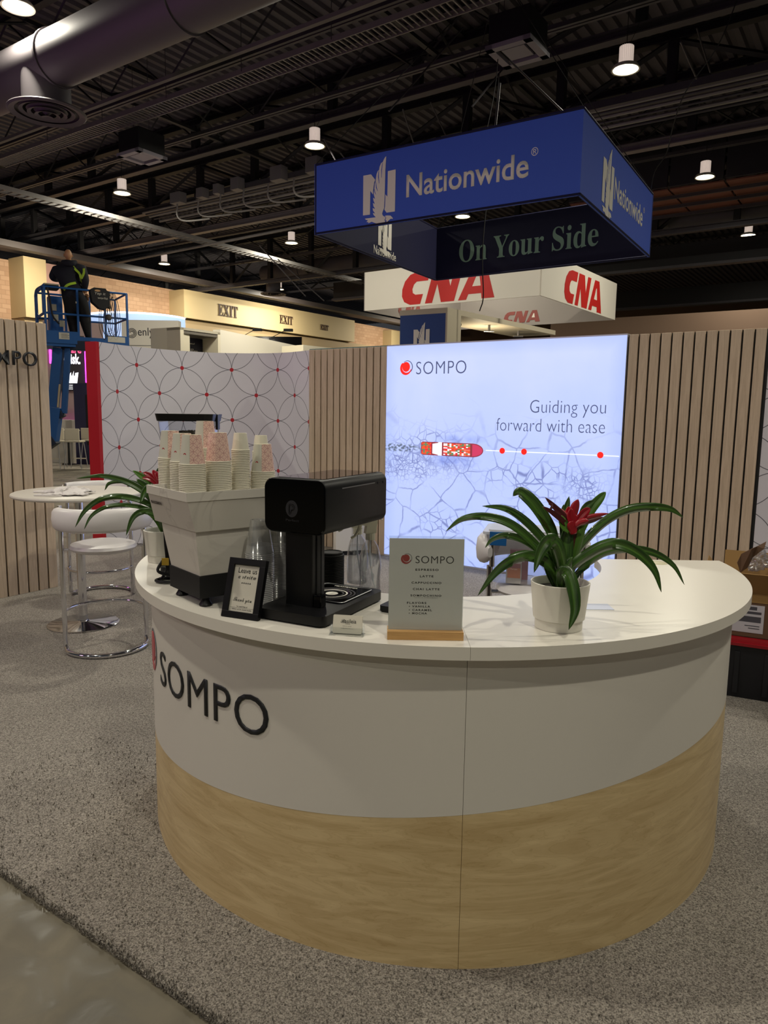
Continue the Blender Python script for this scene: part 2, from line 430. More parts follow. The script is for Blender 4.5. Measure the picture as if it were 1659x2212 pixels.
# ladder cable tray along U
x, y = uv(-22, 11.88); t = T('cable_tray', 'long pale ladder cable tray crossing the ceiling below the duct', 'cable tray', (x, y, 8.7), UANG)
for s in (-1, 1): obj('side_rail', MB().box(0, 26, s*.235-.012, s*.235+.012, -.05, .06), M_galv, t)
obj('strut_channel', MB().box(0, 26, -.42, -.32, .28, .36), M_galv, t, label='strut channel running beside the rungs')
r0 = None
for k in range(200):
    if r0 is None: r0 = obj('rung', MB().box(-.015, .015, -.23, .23, -.03, .0), M_galv, t)
    else: q = r0.copy(); C.objects.link(q); q.parent = t; q.location = (k*.13, 0, 0)
for k in range(11):
    q = obj('hanger_rod', MB().cyl((k*2.4+.6, -.25, 0), (k*2.4+.6, -.25, 1.6), .008, 5), M_mid, t)
# mesh tray along V
for u, v0, v1, z, lab in ((-22.0, 9, 37, 8.0, 'narrow cable tray running away over the lift towards the far wall'),):
    x, y = uv(u, v0); t = T('cable_tray', lab, 'cable tray', (x, y, z), UANG+pi/2)
    for s in (-1, 1): obj('side_rail', MB().box(0, v1-v0, s*.2-.015, s*.2+.015, -.05, .08), M_galv, t)
    r0 = None
    for k in range(110):
        if r0 is None: r0 = obj('rung', MB().box(-.02, .02, -.2, .2, -.03, 0), M_galv, t)
        else: q = r0.copy(); C.objects.link(q); q.parent = t; q.location = (k*.25, 0, 0)
# near round duct with drop and diffuser
M_duct = mat('painted_duct', '#5c575a', .6, metal=.2, bump=.05, bs=1.5)
x, y = uv(-24, 8.1); t = T('air_duct', 'big grey round air duct crossing the top left corner', 'duct', (x, y, 7.86), UANG)
obj('duct_pipe', MB().lathe([(.46, 0), (.46, 30)], 40, M=Matrix.Rotation(pi/2, 4, 'Y')), M_duct, t, smooth=True)
for k in range(9):
    obj('seam_ring', MB().lathe([(.462, 0), (.49, 0), (.49, .05), (.462, .05)], 40, c=(0, 0, 1.0+k*3.4), M=Matrix.Rotation(pi/2, 4, 'Y')), M_duct, t, smooth=True)
lx = 10.8
obj('drop_neck', MB().lathe([(.42, 0), (.42, -.72)], 32, c=(lx, 0, -.05)), M_duct, t, smooth=True)
def diffuser(name, parent, c, R, z):
    d = obj(name, MB().lathe([(R*.62, .04), (R*.98, .0), (R, -.02), (R*.95, -.05), (R*.8, -.02)], 40, c=(c[0], c[1], z)), M_duct, parent, smooth=True)
    for k, f in enumerate((.72, .52, .34, .17)):
        obj('diffuser_ring', MB().lathe([(R*f, .03), (R*(f-.12) if f > .2 else 0.001, .02-.03*k), (R*(f-.02), .0-.03*k)], 36, c=(c[0], c[1], z-.02)), M_duct, d, smooth=True)
    return d
diffuser('diffuser', t, (lx, 0), .68, -.80)
# far round duct with its own drop
x, y = uv(-27.2, 28.3); t = T('air_duct', 'far round duct with a ring diffuser hanging left of the blue sign', 'duct', (x, y, 8.65), UANG)
obj('duct_pipe', MB().lathe([(.0, 0), (.42, 0.02), (.42, 30)], 32, M=Matrix.Rotation(pi/2, 4, 'Y')), M_duct, t, smooth=True)
obj('drop_neck', MB().lathe([(.36, 0), (.36, -.9)], 28, c=(.6, 0, -.1)), M_duct, t, smooth=True)
for k in range(7): obj('seam_ring', MB().lathe([(.42, 0), (.45, 0), (.45, .06), (.42, .06)], 32, c=(0, 0, 2.5+k*3.5), M=Matrix.Rotation(pi/2, 4, 'Y')), M_duct, t, smooth=True)
diffuser('diffuser', t, (.6, 0), .66, -1.0)
# conduit rack below the girder
x, y = uv(-22.8, 17.5); t = T('conduit_rack', 'rack of grey conduits, pipes and boxes hung below the deep girder', 'conduits', (x, y, 8.68), UANG)
for k, (yy, zz, r) in enumerate(((0, 0, .035), (.14, -.02, .03), (.3, -.06, .045), (.5, -.1, .03), (.75, -.12, .05), (1.05, -.1, .035))):
    obj('conduit', MB().cyl((0, yy, zz), (28, yy, zz), r, 8), (M_galv, M_mid)[k % 2], t, smooth=True)
obj('raceway', MB().box(3, 28, -.18, -.08, -.02, .14), M_mid, t)
cl = None
for k in range(28):
    if cl is None: cl = obj('strap', MB().box(-.06, .06, -.2, -.07, .14, .17), M_blackm, t)
    else: q = cl.copy(); C.objects.link(q); q.parent = t
    (cl if k == 0 else q).location = (4.2+k*.82, 0, 0)
for k, (px_, w_, h_) in enumerate(((2.1, .5, .34), (3.4, .3, .3), (4.2, .22, .3), (5.0, .34, .36), (6.7, .46, .4), (8.1, .44, .42), (20.8, .55, .42), (23.6, .6, .5))):
    obj('junction_box', MB().box(px_, px_+w_, -.5, -.2, -.1, h_-.1, .01), mat('box_grey', '#6a6668', .5), t)
for k in range(6):
    px_ = 2.3+k*1.05
    obj('bent_conduit', MB().tube(crom([(px_, -.35, -.1), (px_, -.35, -.5), (px_+.25, -.2, -.65), (px_+1.2, 0, -.66)], 5), .03, 7), M_galv, t, smooth=True)
# pale pipe under the second girder
x, y = uv(-28, 19.6); t = T('sprinkler_pipe', 'long pale sprinkler pipe passing just over the worker on the lift', 'pipe', (x, y, 7.75), UANG)
obj('pipe', MB().cyl((0, 0, 0), (14.5, 0, .25), .05, 8), M_galv, t, smooth=True)
# clutter of bracing rods and hangers in the dark, each a thing
rods = [((840, 240), (1000, 60), 16), ((1055, 420), (1080, 180), 13), ((1020, 230), (1085, 150), 15), ((1100, 130), (1215, 240), 14), ((700, 300), (780, 450), 20), ((735, 330), (815, 430), 21),
        ((870, 235), (900, 330), 19), ((930, 220), (980, 330), 20), ((1470, 90), (1505, 170), 15), ((1505, 60), (1540, 175), 17), ((1440, 30), (1442, 190), 18), ((560, 530), (660, 640), 26), ((600, 560), (700, 650), 28)]
for k, (p, q, Y) in enumerate(rods):
    A, B = at(*p, Y), at(*q, Y+1); b = MB().tube([A, B], .02, 5)
    o = obj('bracing_rod', b, M_mid, org=tuple(A)); tag(o, ('rising rod above the middle of the blue sign', 'long steep rod above the right half of the blue sign', 'rod slanting left of the square ceiling unit', 'rod slanting down right from the square ceiling unit', 'rod left of the blue sign near its lamp', 'second rod left of the blue sign near its lamp', 'short rod above the left half of the blue sign', 'short rod left of the right-hand ceiling unit', 'rod right of the brightest lamp', 'second rod right of the brightest lamp', 'upright rod right of the brightest lamp', 'far left rod above the ring diffuser', 'far right rod above the ring diffuser')[k]+', thin grey steel', 'rod', 'bracing rods under the roof')
# bulkhead with dark panels and a brown soffit, on the right
x, y = uv(-9.5, 24.3); t = T('ceiling_bulkhead', 'dark panelled bulkhead with a reddish brown soffit behind the right hand lamp', 'bulkhead', (x, y, 8.7), UANG)
M_pan = mat('dark_panel', '#2b292d', .45, bump=.06, bs=2)
for k in range(10): obj('panel', MB().box(k*1.6+.02, k*1.6+1.56, 0, .08, .0, 1.6, .01), M_pan, t)
M_sof = mat('brown_soffit', '#7a4a3c', .6, var=.4, vs=.8)
for k in range(10): obj('soffit_panel', MB().box(k*1.6+.02, k*1.6+1.56, .1, 3.2, -.06, -.01, .01), M_sof, t)
for k in range(3): obj('rail', MB().box(0, 16, .6+k*1.1, .68+k*1.1, -.2, -.1), M_mid, t)
for k, (z_, v_, lab) in enumerate(((7.3, 30.0, 'lower dark beam far behind the right end of the blue sign'), (7.0, 38.0, 'lowest dark beam over the far brown wall'))):
    x, y = uv(-24, v_); t = T('ceiling_beam', lab, 'beam', (x, y, z_), UANG)
    obj('web_plate', MB().box(0, 34, -.05, .05, .1, .9), M_dark, t); obj('flange', MB().box(0, 34, -.2, .2, 0, .1), M_mid, t)
# hall lamps
M_lens = mat('lamp_lens', '#ffffff', .4, emit='#fff3d0', es=9)
M_fin = mat('lamp_housing', '#e8e4e4', .4, emit='#ffe9d8', es=.35)
descr = ['white high bay lamp hanging right of the square ceiling unit, above the blue sign', 'very bright white lamp cut by the top left corner', 'white high bay lamp hanging just above the left end of the blue sign',
         'white high bay lamp above the boxes of the conduit rack, upper left', 'white high bay lamp in front of the dark panelled bulkhead on the right', 'white lamp at the right edge, level with the lower half of the blue sign',
         'white lamp hanging left of the blue sign, level with its lower edge', 'small white lamp hanging right of the worker on the lift', 'tiny white lamp beside the far ring diffuser', 'tiny white lamp right of the white sign with red letters',
         'bright lamp seen through the open middle of the blue sign']
lamp0 = None
for (u, v), lab in zip(lamps_seen, descr):
    x, y = uv(u, v)
    if lamp0 is None:
        lamp0 = T('high_bay_lamp', lab, 'lamp', (x, y, LAMP_Z), 0, 'high bay lamps of the hall')
        b = MB()
        n = 40
        pr = [(.115 if k % 2 else .14) for k in range(n)]
        b.prism([(pr[k]*cos(2*pi*k/n), pr[k]*sin(2*pi*k/n)) for k in range(n)], .06, .42)
        obj('housing', b, M_fin, lamp0)
        obj('reflector', MB().lathe([(.12, .1), (.24, .06), (.275, .0), (.275, -.015), (.245, -.01), (.24, .02)], 32), mat('lamp_rim', '#c9c4b4', .3), lamp0, smooth=True)
        obj('lens', MB().lathe([(.001, -.012), (.18, -.006), (.24, .012)], 32), M_lens, lamp0)
        obj('cord', MB().cyl((0, 0, .42), (0, 0, 1.85), .008, 5), M_blackm, lamp0)
        obj('safety_wire', MB().tube(crom([(0.02, 0, .42), (.2, 0, .8), (.28, 0, 1.3), (.1, 0, 1.85)], 5), .004, 4), M_blackm, lamp0)
    else:
        q = copy_tree(lamp0); q.location = (x, y, LAMP_Z); q['label'] = lab
# square ceiling units
for (px_, py_, z_, lab) in ((1118, 118, 8.2, 'dark square ceiling unit with a pale frame, right of centre near the top'), (307, 343, 8.0, 'dark square ceiling unit with a pale frame, left, above the small lamp')):
    P = onz(px_, py_, z_); t = T('ceiling_unit', lab, 'ceiling unit', tuple(P), UANG)
    obj('housing', MB().box(-.4, .4, -.4, .4, .08, .6, .02), M_blackm, t)
    fr = MB(); pale = mat('pale_frame', '#8f8a92', .5)
    for a_ in range(4): fr.box(-.44, .44, -.44, -.3, 0, .08, M=Matrix.Rotation(a_*pi/2, 4, 'Z'))
    obj('frame', fr, pale, t); obj('grille', MB().box(-.22, .22, -.22, .22, .03, .07), pale, t)
    for s in (-.3, .3): obj('hanger_rod', MB().cyl((s, 0, .6), (s, 0, 2.3), .008, 5), M_mid, t)

# ------------------------------------------------------------------ far walls of the hall
def hitv(px, py, v):
    d = sight(px, py); t = v/(d.x*VX+d.y*VY); return Vector((0, 0, CAMZ))+d*t
def hitu(px, py, u):
    d = sight(px, py); t = u/(d.x*UX+d.y*UY); return Vector((0, 0, CAMZ))+d*t
def vof(P): return P.x*VX+P.y*VY
def uof(P): return P.x*UX+P.y*UY
g = NT('block_wall', .8); vec, xyz = g.coord()
br = g.n('TexBrick'); g.put(br.inputs['Vector'], g.scale(vec, (1, 1, 1))); br.inputs['Scale'].default_value = 1
br.inputs['Brick Width'].default_value = .4; br.inputs['Row Height'].default_value = .2; br.inputs['Mortar Size'].default_value = .012
br.inputs['Color1'].default_value = lin('#b08f74'); br.inputs['Color2'].default_value = lin('#bf9f84'); br.inputs['Mortar'].default_value = lin('#a5866c')
M_block = g.color(br.outputs['Color'])
M_beige = mat('beige_wall', '#c6b48c', .6, var=.06, vs=.5)
M_tan = mat('tan_wall', '#a89472', .6)
def wallv(name, u, v0, v1, z0, z1, m, th=.3, kind='structure', parent=None, label=None):
    """wall along V at distance u; local x = along V, local y toward -U side"""
    x, y = uv(u, v0); b = MB().box(0, v1-v0, 0, th, z0, z1)
    for v_ in b.bm.verts: pass
    o = obj(name, b, m, parent); o.location = (x, y, 0); o.rotation_euler = (0, 0, UANG+pi/2)
    if kind: o['kind'] = kind
    return o
# block texture lies in the x-z plane of the wall: swap the coordinates
mp = [n for n in M_block.node_tree.nodes if n.type == 'MAPPING'][0]; mp.inputs['Rotation'].default_value = (radians(-90), 0, 0)
UW = -32.5
wallv('wall_far_left', UW, 10, 58, 0, 8.1, M_block)
x, y = uv(-34, 57.5); o = obj('wall_far', MB().box(0, 52, 0, .3, 0, 10.4), mat('far_brown_wall', '#5a4636', .7, var=.1, vs=.3), kind='structure'); o.location = (x, y, 0); o.rotation_euler = (0, 0, UANG)
def px_v(px, py): return vof(hitu(px, py, UW))
v_a, v_b = px_v(365, 660), px_v(737, 720)
for nm, px0, px1, z0, z1, th, m in (('trim_1', 365, 737, 6.55, 8.0, 1.2, M_beige), ('trim_2', 345, 780, 4.7, 6.5, .9, M_tan), ('trim_3', 22, 70, 5.6, 8.15, 1.2, M_beige),
                                    ('trim_4', 24, 72, 0, 5.58, 1.0, M_tan), ('trim_5', 74, 108, 0, 8.1, .8, mat('rosy_wall_panel', '#b08c84', .6)), ('trim_6', 828, 880, 0, 7.9, .8, M_beige)):
    a_, c_ = px_v(px0, 640), px_v(px1, 640)
    x, y = uv(UW+th, min(a_, c_)); o = obj(nm, MB().box(0, abs(c_-a_), 0, th, z0, z1), m, kind='structure'); o.location = (x, y, 0); o.rotation_euler = (0, 0, UANG+pi/2)
x, y = uv(UW+2.4, 14); o = obj('trim_7', MB().box(0, 40, -.1, .4, 8.15, 8.4).box(0, 40, .4, 2.0, 8.36, 8.44), mat('ceiling_edge_trim', '#3c3636', .6), kind='structure'); o.location = (x, y, 0); o.rotation_euler = (0, 0, UANG+pi/2)
# EXIT lettering on the beige band
for (px0, py0, px1, py1), lab in (((471, 681, 513, 658), 'dark serif EXIT lettering on the beige band, the largest and leftmost one'), ((604, 698, 632, 680), 'dark serif EXIT lettering on the beige band, the middle one'), ((692, 712, 709, 697), 'dark serif EXIT lettering on the beige band, the far right one')):
    A = hitu(px0, py0, UW+1.22); B_ = hitu(px1, py1, UW+1.22); h = 25/1572*A.y if False else (B_-A).z
    wd = hypot(B_.x-A.x, B_.y-A.y); h = wd*.42
    bm = text_bm('𝐄𝐗𝐈𝐓', wd, h, ext=.03)
    o = obj('exit_lettering', bm, mat('brown_ink', '#3c2418', .6)); o.location = A; o.rotation_euler = (0, 0, UANG+pi/2); tag(o, lab, 'sign')
# warm area lights added to brighten the far walls, without fixtures
for v_ in (17, 25, 33, 45):
    x, y = uv(UW+4.5, v_); area('wall_fill_light', (x, y, 7.6), 300, .6, (1, .88, .66), rot=(radians(48), 0, UANG+pi/2))
# brown wall on the right behind the booth
a_, b_ = hitv(1190, 692, 33), hitv(1900, 660, 33)
bw = obj('wall_far_right', MB().box(0, uof(b_)-uof(a_), 0, .2, 0, hitv(1400, 682, 33).z), mat('brown_curtain_wall', '#7a6352', .8, var=.08, vs=.4), kind='structure')
bw.location = (a_.x, a_.y, 0); bw.rotation_euler = (0, 0, UANG)

# ------------------------------------------------------------------ the blue hanging sign
def poly_logo(b, pts, s, cx, cz, y0=-.004, th=.004):
    b.plate([((p[0]-355)*s+cx, -((p[1]+.18*(p[0]-355))-1620)*s+cz) for p in pts], y0, th)
LG_L = [(355, 710), (575, 672), (700, 795), (672, 845), (655, 950), (640, 1040), (640, 1130), (560, 1045), (558, 1590), (355, 1620)]
LG_W = [(1000, 262), (975, 275), (935, 330), (905, 390), (860, 415), (820, 490), (803, 575), (770, 590), (735, 660), (716, 770), (712, 830), (690, 880), (680, 960), (672, 1020), (662, 1080), (668, 1150), (700, 1225), (645, 1200), (655, 1265), (695, 1340), (640, 1320), (655, 1390), (705, 1450),
        (632, 1435), (650, 1500), (705, 1555), (643, 1545), (660, 1590), (725, 1640), (410, 1690), (440, 1715), (500, 1718), (460, 1768), (510, 1760), (510, 1790), (610, 1750), (720, 1775), (860, 1795), (960, 1780), (1000, 1710), (970, 1695), (995, 1660), (1000, 1625), (925, 1590), (905, 1550), (925, 1490), (960, 1420), (968, 1200), (975, 900), (980, 560)]
LG_R = [(1050, 590), (1265, 545), (1262, 1480), (1030, 1520), (968, 1455), (985, 1390), (990, 1110), (1045, 1160)]
LG_H = [(985, 1592), (1060, 1580), (1140, 1580), (1170, 1600), (1212, 1635), (1200, 1652), (1150, 1650), (1010, 1755), (1035, 1700), (1000, 1690), (1020, 1640)]
LG_F = [[(893, 410), (905, 400), (885, 580), (880, 740), (872, 740), (868, 560)], [(785, 600), (800, 590), (798, 700), (815, 870), (805, 870), (778, 720)], [(712, 850), (722, 850), (745, 960), (775, 1050), (765, 1045), (725, 970)], [(672, 1010), (682, 1005), (700, 1070), (728, 1130), (718, 1125), (685, 1080)]]
M_blue = mat('sign_blue_fabric', '#3c62dc', .6, bump=.02, bs=30)
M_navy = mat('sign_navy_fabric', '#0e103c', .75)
M_cream = mat('cream_print', '#fffaf0', .55)
def eagle(parent, M, s, x, z, bg, m=None, nm='logo'):
    b = MB()
    for q in (LG_L, LG_W, LG_R, LG_H): poly_logo(b, q, s, x, z)
    b.bm.transform(M); o = obj(nm, b, m or M_cream, parent)
    b = MB()
    for q in LG_F: poly_logo(b, q, s, x, z, -.0085, .001)
    b.bm.transform(M); obj('feather_gap', b, bg, o)
    return o
NA, NB, NC, ND = [Vector((*p, 4.85)) for p in ((-1.29, 13.67), (2.77, 11.07), (5.23, 15.12), (1.17, 18.06))]
ctr = (NA+NB+NC+ND)/4
t = T('hanging_sign', 'big square blue fabric sign with a white eagle logo, hanging from the roof', 'sign', tuple(ctr))
def signface(A, B_, hgt, outer, inner, nm, parent):
    """fabric panel from A to B_: outer colour on its right hand side"""
    L = hypot(B_.x-A.x, B_.y-A.y); M = Matrix.Translation(-ctr) @ Matrix.Translation((0, 0, A.z)) @ frame2(A, B_)
    b = MB().box(0, L, 0, .03, 0, hgt); b.bm.transform(M); f = obj(nm, b, outer, parent)
    b = MB().box(.03, L-.03, .031, .04, 0, hgt); b.bm.transform(M); obj('lining', b, inner, f)
    return M, L, f
HN = 1.21
MF, L, fF = signface(NA, NB, HN, M_blue, M_navy, 'front_panel', t)
eagle(t, MF, .000595*1.22*.985, 1.02, .2, M_blue)
text('lettering', 'Nationwide', 1.88, .37, 2.14, .36, M_cream, t, M=MF, bold=.015)
b = text_bm('®', .11, .12); b.transform(MF @ Matrix.Translation((4.05, -.002, .66))); obj('lettering', b, M_cream, t)
MR, L, fR = signface(NB, NC, HN, M_blue, M_navy, 'right_panel', t)
eagle(t, MR, .00072, 1.12, .2, M_blue)
text('lettering', 'Nationwide', 1.86, .4, 2.1, .36, M_cream, t, M=MR, bold=.015)
b = text_bm('®', .1, .1); b.transform(MR @ Matrix.Translation((4.0, -.002, .68))); obj('lettering', b, M_cream, t)
# the far two sides: their inner faces look at us
def innerface(A, B_, hgt, nm, parent):
    L = hypot(B_.x-A.x, B_.y-A.y); M = Matrix.Translation(-ctr) @ Matrix.Translation((0, 0, A.z)) @ frame2(A, B_)
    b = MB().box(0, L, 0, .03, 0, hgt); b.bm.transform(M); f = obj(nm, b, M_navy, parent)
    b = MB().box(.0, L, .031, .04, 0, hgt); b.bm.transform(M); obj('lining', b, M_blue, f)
    return M, L
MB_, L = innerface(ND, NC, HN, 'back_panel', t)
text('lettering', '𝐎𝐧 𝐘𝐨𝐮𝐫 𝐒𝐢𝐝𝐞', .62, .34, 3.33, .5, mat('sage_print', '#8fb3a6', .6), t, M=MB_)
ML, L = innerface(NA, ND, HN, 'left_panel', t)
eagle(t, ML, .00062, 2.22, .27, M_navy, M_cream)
text('lettering', 'Nationwide', 2.05, .07, .95, .17, M_cream, t, M=ML, bold=.008)
b = MB()
for A, B_ in ((NA, NB), (NB, NC), (NC, ND), (ND, NA)):
    for z in (.02, HN-.02): b.cyl(A-ctr+Vector((0, 0, z)), B_-ctr+Vector((0, 0, z)), .018, 6)
obj('tube_frame', b, M_navy, t)
hub = ctr + Vector((0, 0, 4.3))
for A in (NA, NB, NC, ND): obj('hanging_cable', MB().cyl(A-ctr+Vector((0, 0, HN)), Vector((A.x*.25, (A.y-ctr.y)*.15, 4.4)) if False else (A-ctr)*.12+Vector((0, 0, 4.4)), .008, 5), M_blackm, t)
obj('turning_hook', MB().tube(crom([Vector((0, 0, 4.4)), Vector((0, 0, 3)), Vector((-.25, 0, 1.6))], 4), .008, 5), M_blackm, t)
# thin black cable dangling from the roof in front of the far sign
o = obj('dangling_cable', MB().tube(crom([at(1078, 160, 15.5), at(1064, 330, 15.6), at(1047, 480, 15.7), at(1042, 560, 15.7), at(1044, 640, 15.7), at(1036, 672, 15.7)], 6), .012, 5), M_blackm, org=tuple(at(1042, 560, 15.7)))
tag(o, 'thin black cable dangling through the open middle of the blue sign', 'cable')
o = obj('dangling_cable', MB().tube(crom([at(1600, -20, 13), at(1550, 100, 13.2), at(1480, 200, 13.5), at(1455, 270, 14), at(1440, 330, 14.5), at(1415, 370, 14.8), at(1406, 412, 15.1)], 6), .01, 5), M_blackm, org=tuple(at(1455, 270, 14)))
tag(o, 'thin black cable curving down to the right corner of the blue sign', 'cable')

# ------------------------------------------------------------------ the white sign with red letters
def sq(cx, cy, s, ang):
    a = radians(ang); wv = Vector((cos(a), sin(a), 0)); dv = Vector((-sin(a), cos(a), 0)); c = Vector((cx, cy, 5)); h = s/2
    return c-wv*h-dv*h, c+wv*h-dv*h, c+wv*h+dv*h, c-wv*h+dv*h
KA, KB, KC, KD = sq(3.6, 25.3, 6.2, -36); ctr = (KA+KC)/2
M_wfab = mat('white_sign_fabric', '#dcd6c8', .7, emit='#fff2e0', es=.06)
M_wfab2 = mat('dim_sign_lining', '#9c948e', .7)  # white lining greyed: shade inside the sign put into its colour
M_cred = mat('red_print', '#c41f1a', .55)
t = T('hanging_sign', 'square white fabric sign with red slanted letters, hanging behind the blue one', 'sign', tuple(ctr))
def cna(x, z, wd, h, M, m=M_cred):
    b = MB(); u = wd/3.32
    def pl(pts): b.plate([(x+p[0]*u+p[1]*h*.0, z+p[1]*h) for p in pts], -.004, .004)
    sk = .22
    # C: heavy slanted bowl with horizontal cuts
    C_o = [(1.10, 1), (.62, 1), (.36, .93), (.16, .74), (.06, .50), (.05, .28), (.14, .10), (.36, 0), (.74, 0), (.84, .30), (.56, .30), (.46, .36), (.44, .48), (.50, .62), (.60, .70), (.72, .70), (1.02, .70)]
    pl(C_o)
    # N
    pl([(.92, 0), (1.18, 0), (1.36, .56), (1.50, 0), (1.96, 0), (2.26, 1), (1.98, 1), (1.82, .46), (1.68, 1), (1.22, 1)])
    # A
    pl([(2.10, 0), (2.38, 0), (2.45, .16), (2.88, .16), (2.90, 0), (3.32, 0), (3.02, 1), (2.62, 1)])
    b.bm.transform(M); o = obj('lettering', b, m, t)
    b = MB(); b.plate([(x+p[0]*u, z+p[1]*h) for p in ((2.58, .38), (2.86, .38), (2.80, .74), (2.74, .74))], -.0085, .001); b.bm.transform(M)
    obj('letter_gap', b, M_wfab, o)
M1, L, f = signface(KA, KB, 1.22, M_wfab, M_wfab2, 'front_panel', t); cna(1.44, .06, 3.32, .98, M1)
M2, L, f = signface(KB, KC, 1.22, M_wfab, M_wfab2, 'right_panel', t); cna(1.6, .05, 3.2, .98, M2)
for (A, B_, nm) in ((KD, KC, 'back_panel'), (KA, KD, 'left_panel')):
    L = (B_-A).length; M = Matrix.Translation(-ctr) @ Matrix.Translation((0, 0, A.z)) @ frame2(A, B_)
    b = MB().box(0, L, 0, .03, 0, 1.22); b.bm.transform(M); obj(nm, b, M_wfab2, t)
    cna(1.9, .12, 1.5, .42, M, mat('dim_red_print', '#8e4a44', .7))  # same red letters, darkened in colour for the dim inside
# canopy with the navy tower below the signs
M_canopy = mat('white_canopy', '#d8cdb4', .5)
NL, NR, FR = onz(863, 672, 3.85), onz(967, 665, 3.85), onz(1200, 715, 3.85); FL = NL+(FR-NR)
ctr = (NL+FR)/2; ctr.z = 0
t = T('booth_canopy', 'white booth canopy on navy towers with the eagle logo, under the hanging signs', 'canopy', tuple(ctr))
b = MB(); b.prism([NL, NR, FR, FL], 3.75, 3.86); obj('roof_slab', b, M_canopy, t, world=True)
d = (NR-NL).normalized(); e = (FR-NR).normalized()
def tower(P, wd, dp, z1, nm='tower'):
    q = [P, P+d*wd, P+d*wd+e*dp, P+e*dp]; b = MB(); b.prism(q, 0, z1); return obj(nm, b, mat('tower_navy', '#1a4a94', .45), t, world=True)
tw = tower(NL+d*.02, (NR-NL).length-.06, .5, 3.75)
b = MB(); b.prism([NR-d*.05, NR, NR+e*.52, NR-d*.05+e*.52], 0, 3.75); obj('white_edge', b, M_canopy, t, world=True)
tower(FL+d*.2-e*.7, (NR-NL).length-.4, .5, 3.62)
M = rootmat(t).inverted() @ frame2(NL, NR); eagle(t, M @ Matrix.Translation((0, -.004, 3.08)), .00042, .36, -.02, mat('tower_navy', '', 0))
for k in range(3):
    P = NR-d*.35+e*(.9+1.4*k); obj('spot_lamp', MB().cyl(P+Vector((0, 0, 3.75)) - Vector((0, 0, P.z)), P+Vector((0, 0, 3.62-P.z)), .03, 8).cyl(P+Vector((-.12, 0, 3.62-P.z)), P+Vector((.12, 0, 3.62-P.z)), .025, 8), M_alu, t, world=True)
area('canopy_light', tuple((NL+FR)/2+Vector((0, 0, -.8))), 14, .5, (1, .85, .6), rot=(pi, 0, 0))

# ------------------------------------------------------------------ far booths on the left
def board(name, label, cat, pA, pB, YA, YB, zb, m, th=.1, grp=None):
    """upright panel whose top corners are sighted at pA and pB"""
    A, B_ = at(*pA, YA), at(*pB, YB); z = (A.z+B_.z)/2; t = T(name, label, cat, (A.x, A.y, 0), 0, grp)
    M = Matrix.Rotation(atan2(B_.y-A.y, B_.x-A.x), 4, 'Z'); t.rotation_euler = (0, 0, atan2(B_.y-A.y, B_.x-A.x)); L = hypot(B_.x-A.x, B_.y-A.y)
    obj('panel', MB().box(0, L, 0, th, zb, z), m, t); return t, L, z
M_panelw = mat('booth_white_panel', '#e4dcc2', .5)
t, L, z = board('display_wall', 'grey booth panel with a swirl mark and dark lower-case lettering', 'panel', (262, 697), (385, 686), 23, 23, 0, mat('booth_grey_panel', '#d6d0c4', .6), .3)
text('lettering', 'enlyte', .5, z-.55, .72, .32, M_ink, t)
for k, r in enumerate((.06, .1, .14)):
    b = MB(); b.tube([(.32+r*cos(a*.35), -.01, z-.40+r*sin(a*.35)) for a in range(-6-k, 10)], .009, 4); obj('logo_ring', b, M_ink, t)
obj('seam', MB().box(0, L, -.004, 0, z-.78, z-.765), M_ink, t)
# luminous curved ring behind it
P = at(300, 700, 26); tt = T('light_ring', 'glowing pale blue curved ring standing behind the lettered grey panel', 'light', (P.x, P.y, 0))
b = MB().lathe([(1.7, 3.9), (1.7, at(300, 683, 25).z)], 40, a0=radians(200), a1=radians(352)); obj('glowing_band', b, mat('ring_glow', '#a8c4ee', .5, emit='#b4cdf5', es=.95), tt)
b = MB().lathe([(1.7, at(300, 683, 25).z), (1.7, at(300, 681, 25).z+.02), (1.75, at(300, 681, 25).z+.02)], 40, a0=radians(200), a1=radians(352)); obj('bright_edge', b, mat('ring_edge', '#dfe9ff', .5, emit='#e8f0ff', es=2), tt)
t, L, z = board('booth_box', 'white booth box left of the dark screen, above the patterned wall', 'panel', (325, 712), (388, 704), 17, 16.55, 0, M_panelw, .3)
t, L, z = board('display_stand', 'white open frame holding a dark screen that ends in billion', 'panel', (389, 704), (476, 720), 16.5, 17.5, 3.45, mat('frame_white', '#b8b19c', .5), .9)
fr = MB().box(0, .1, 0, .9, 0, 3.5).box(L-.08, L, 0, .9, 0, 3.5); obj('side_post', fr, M_panelw, t)
obj('screen', MB().box(.12, L-.1, .5, .55, 0, 3.36), mat('navy_screen', '#12142c', .4), t)
obj('ceiling_panel', MB().box(.1, L-.08, .02, .88, 3.38, 3.44), mat('grey_soffit', '#6f6a60', .6), t)
obj('spot_lamp', MB().lathe([(.001, 3.36), (.09, 3.36), (.1, 3.38)], 16, c=(.25, .3, 0)), mat('spot_glow', '#ffffff', .4, emit='#fff2d8', es=6), t)
text('lettering', '$2.016 billion', .32, 2.98, .62, .14, M_cream, t, y=.495, bold=.02); text('lettering', 'Making investments of', .4, 3.2, .45, .05, M_cream, t, y=.495)
t, L, z = board('booth_wall', 'long white lit booth wall rising just above the patterned wall', 'panel', (476, 719), (660, 745), 17.5, 22, 0, mat('lit_white_wall', '#d8d2c0', .5, emit='#f5ead0', es=.12), .2)
text('lettering', 'Consulting', 1.9, z-.72, 1.2, .26, M_ink, t)
t, L, z = board('display_stand', 'small white open booth frame right of the long lit wall', 'panel', (655, 744), (730, 754), 19, 20, 2.9, M_panelw, .8)
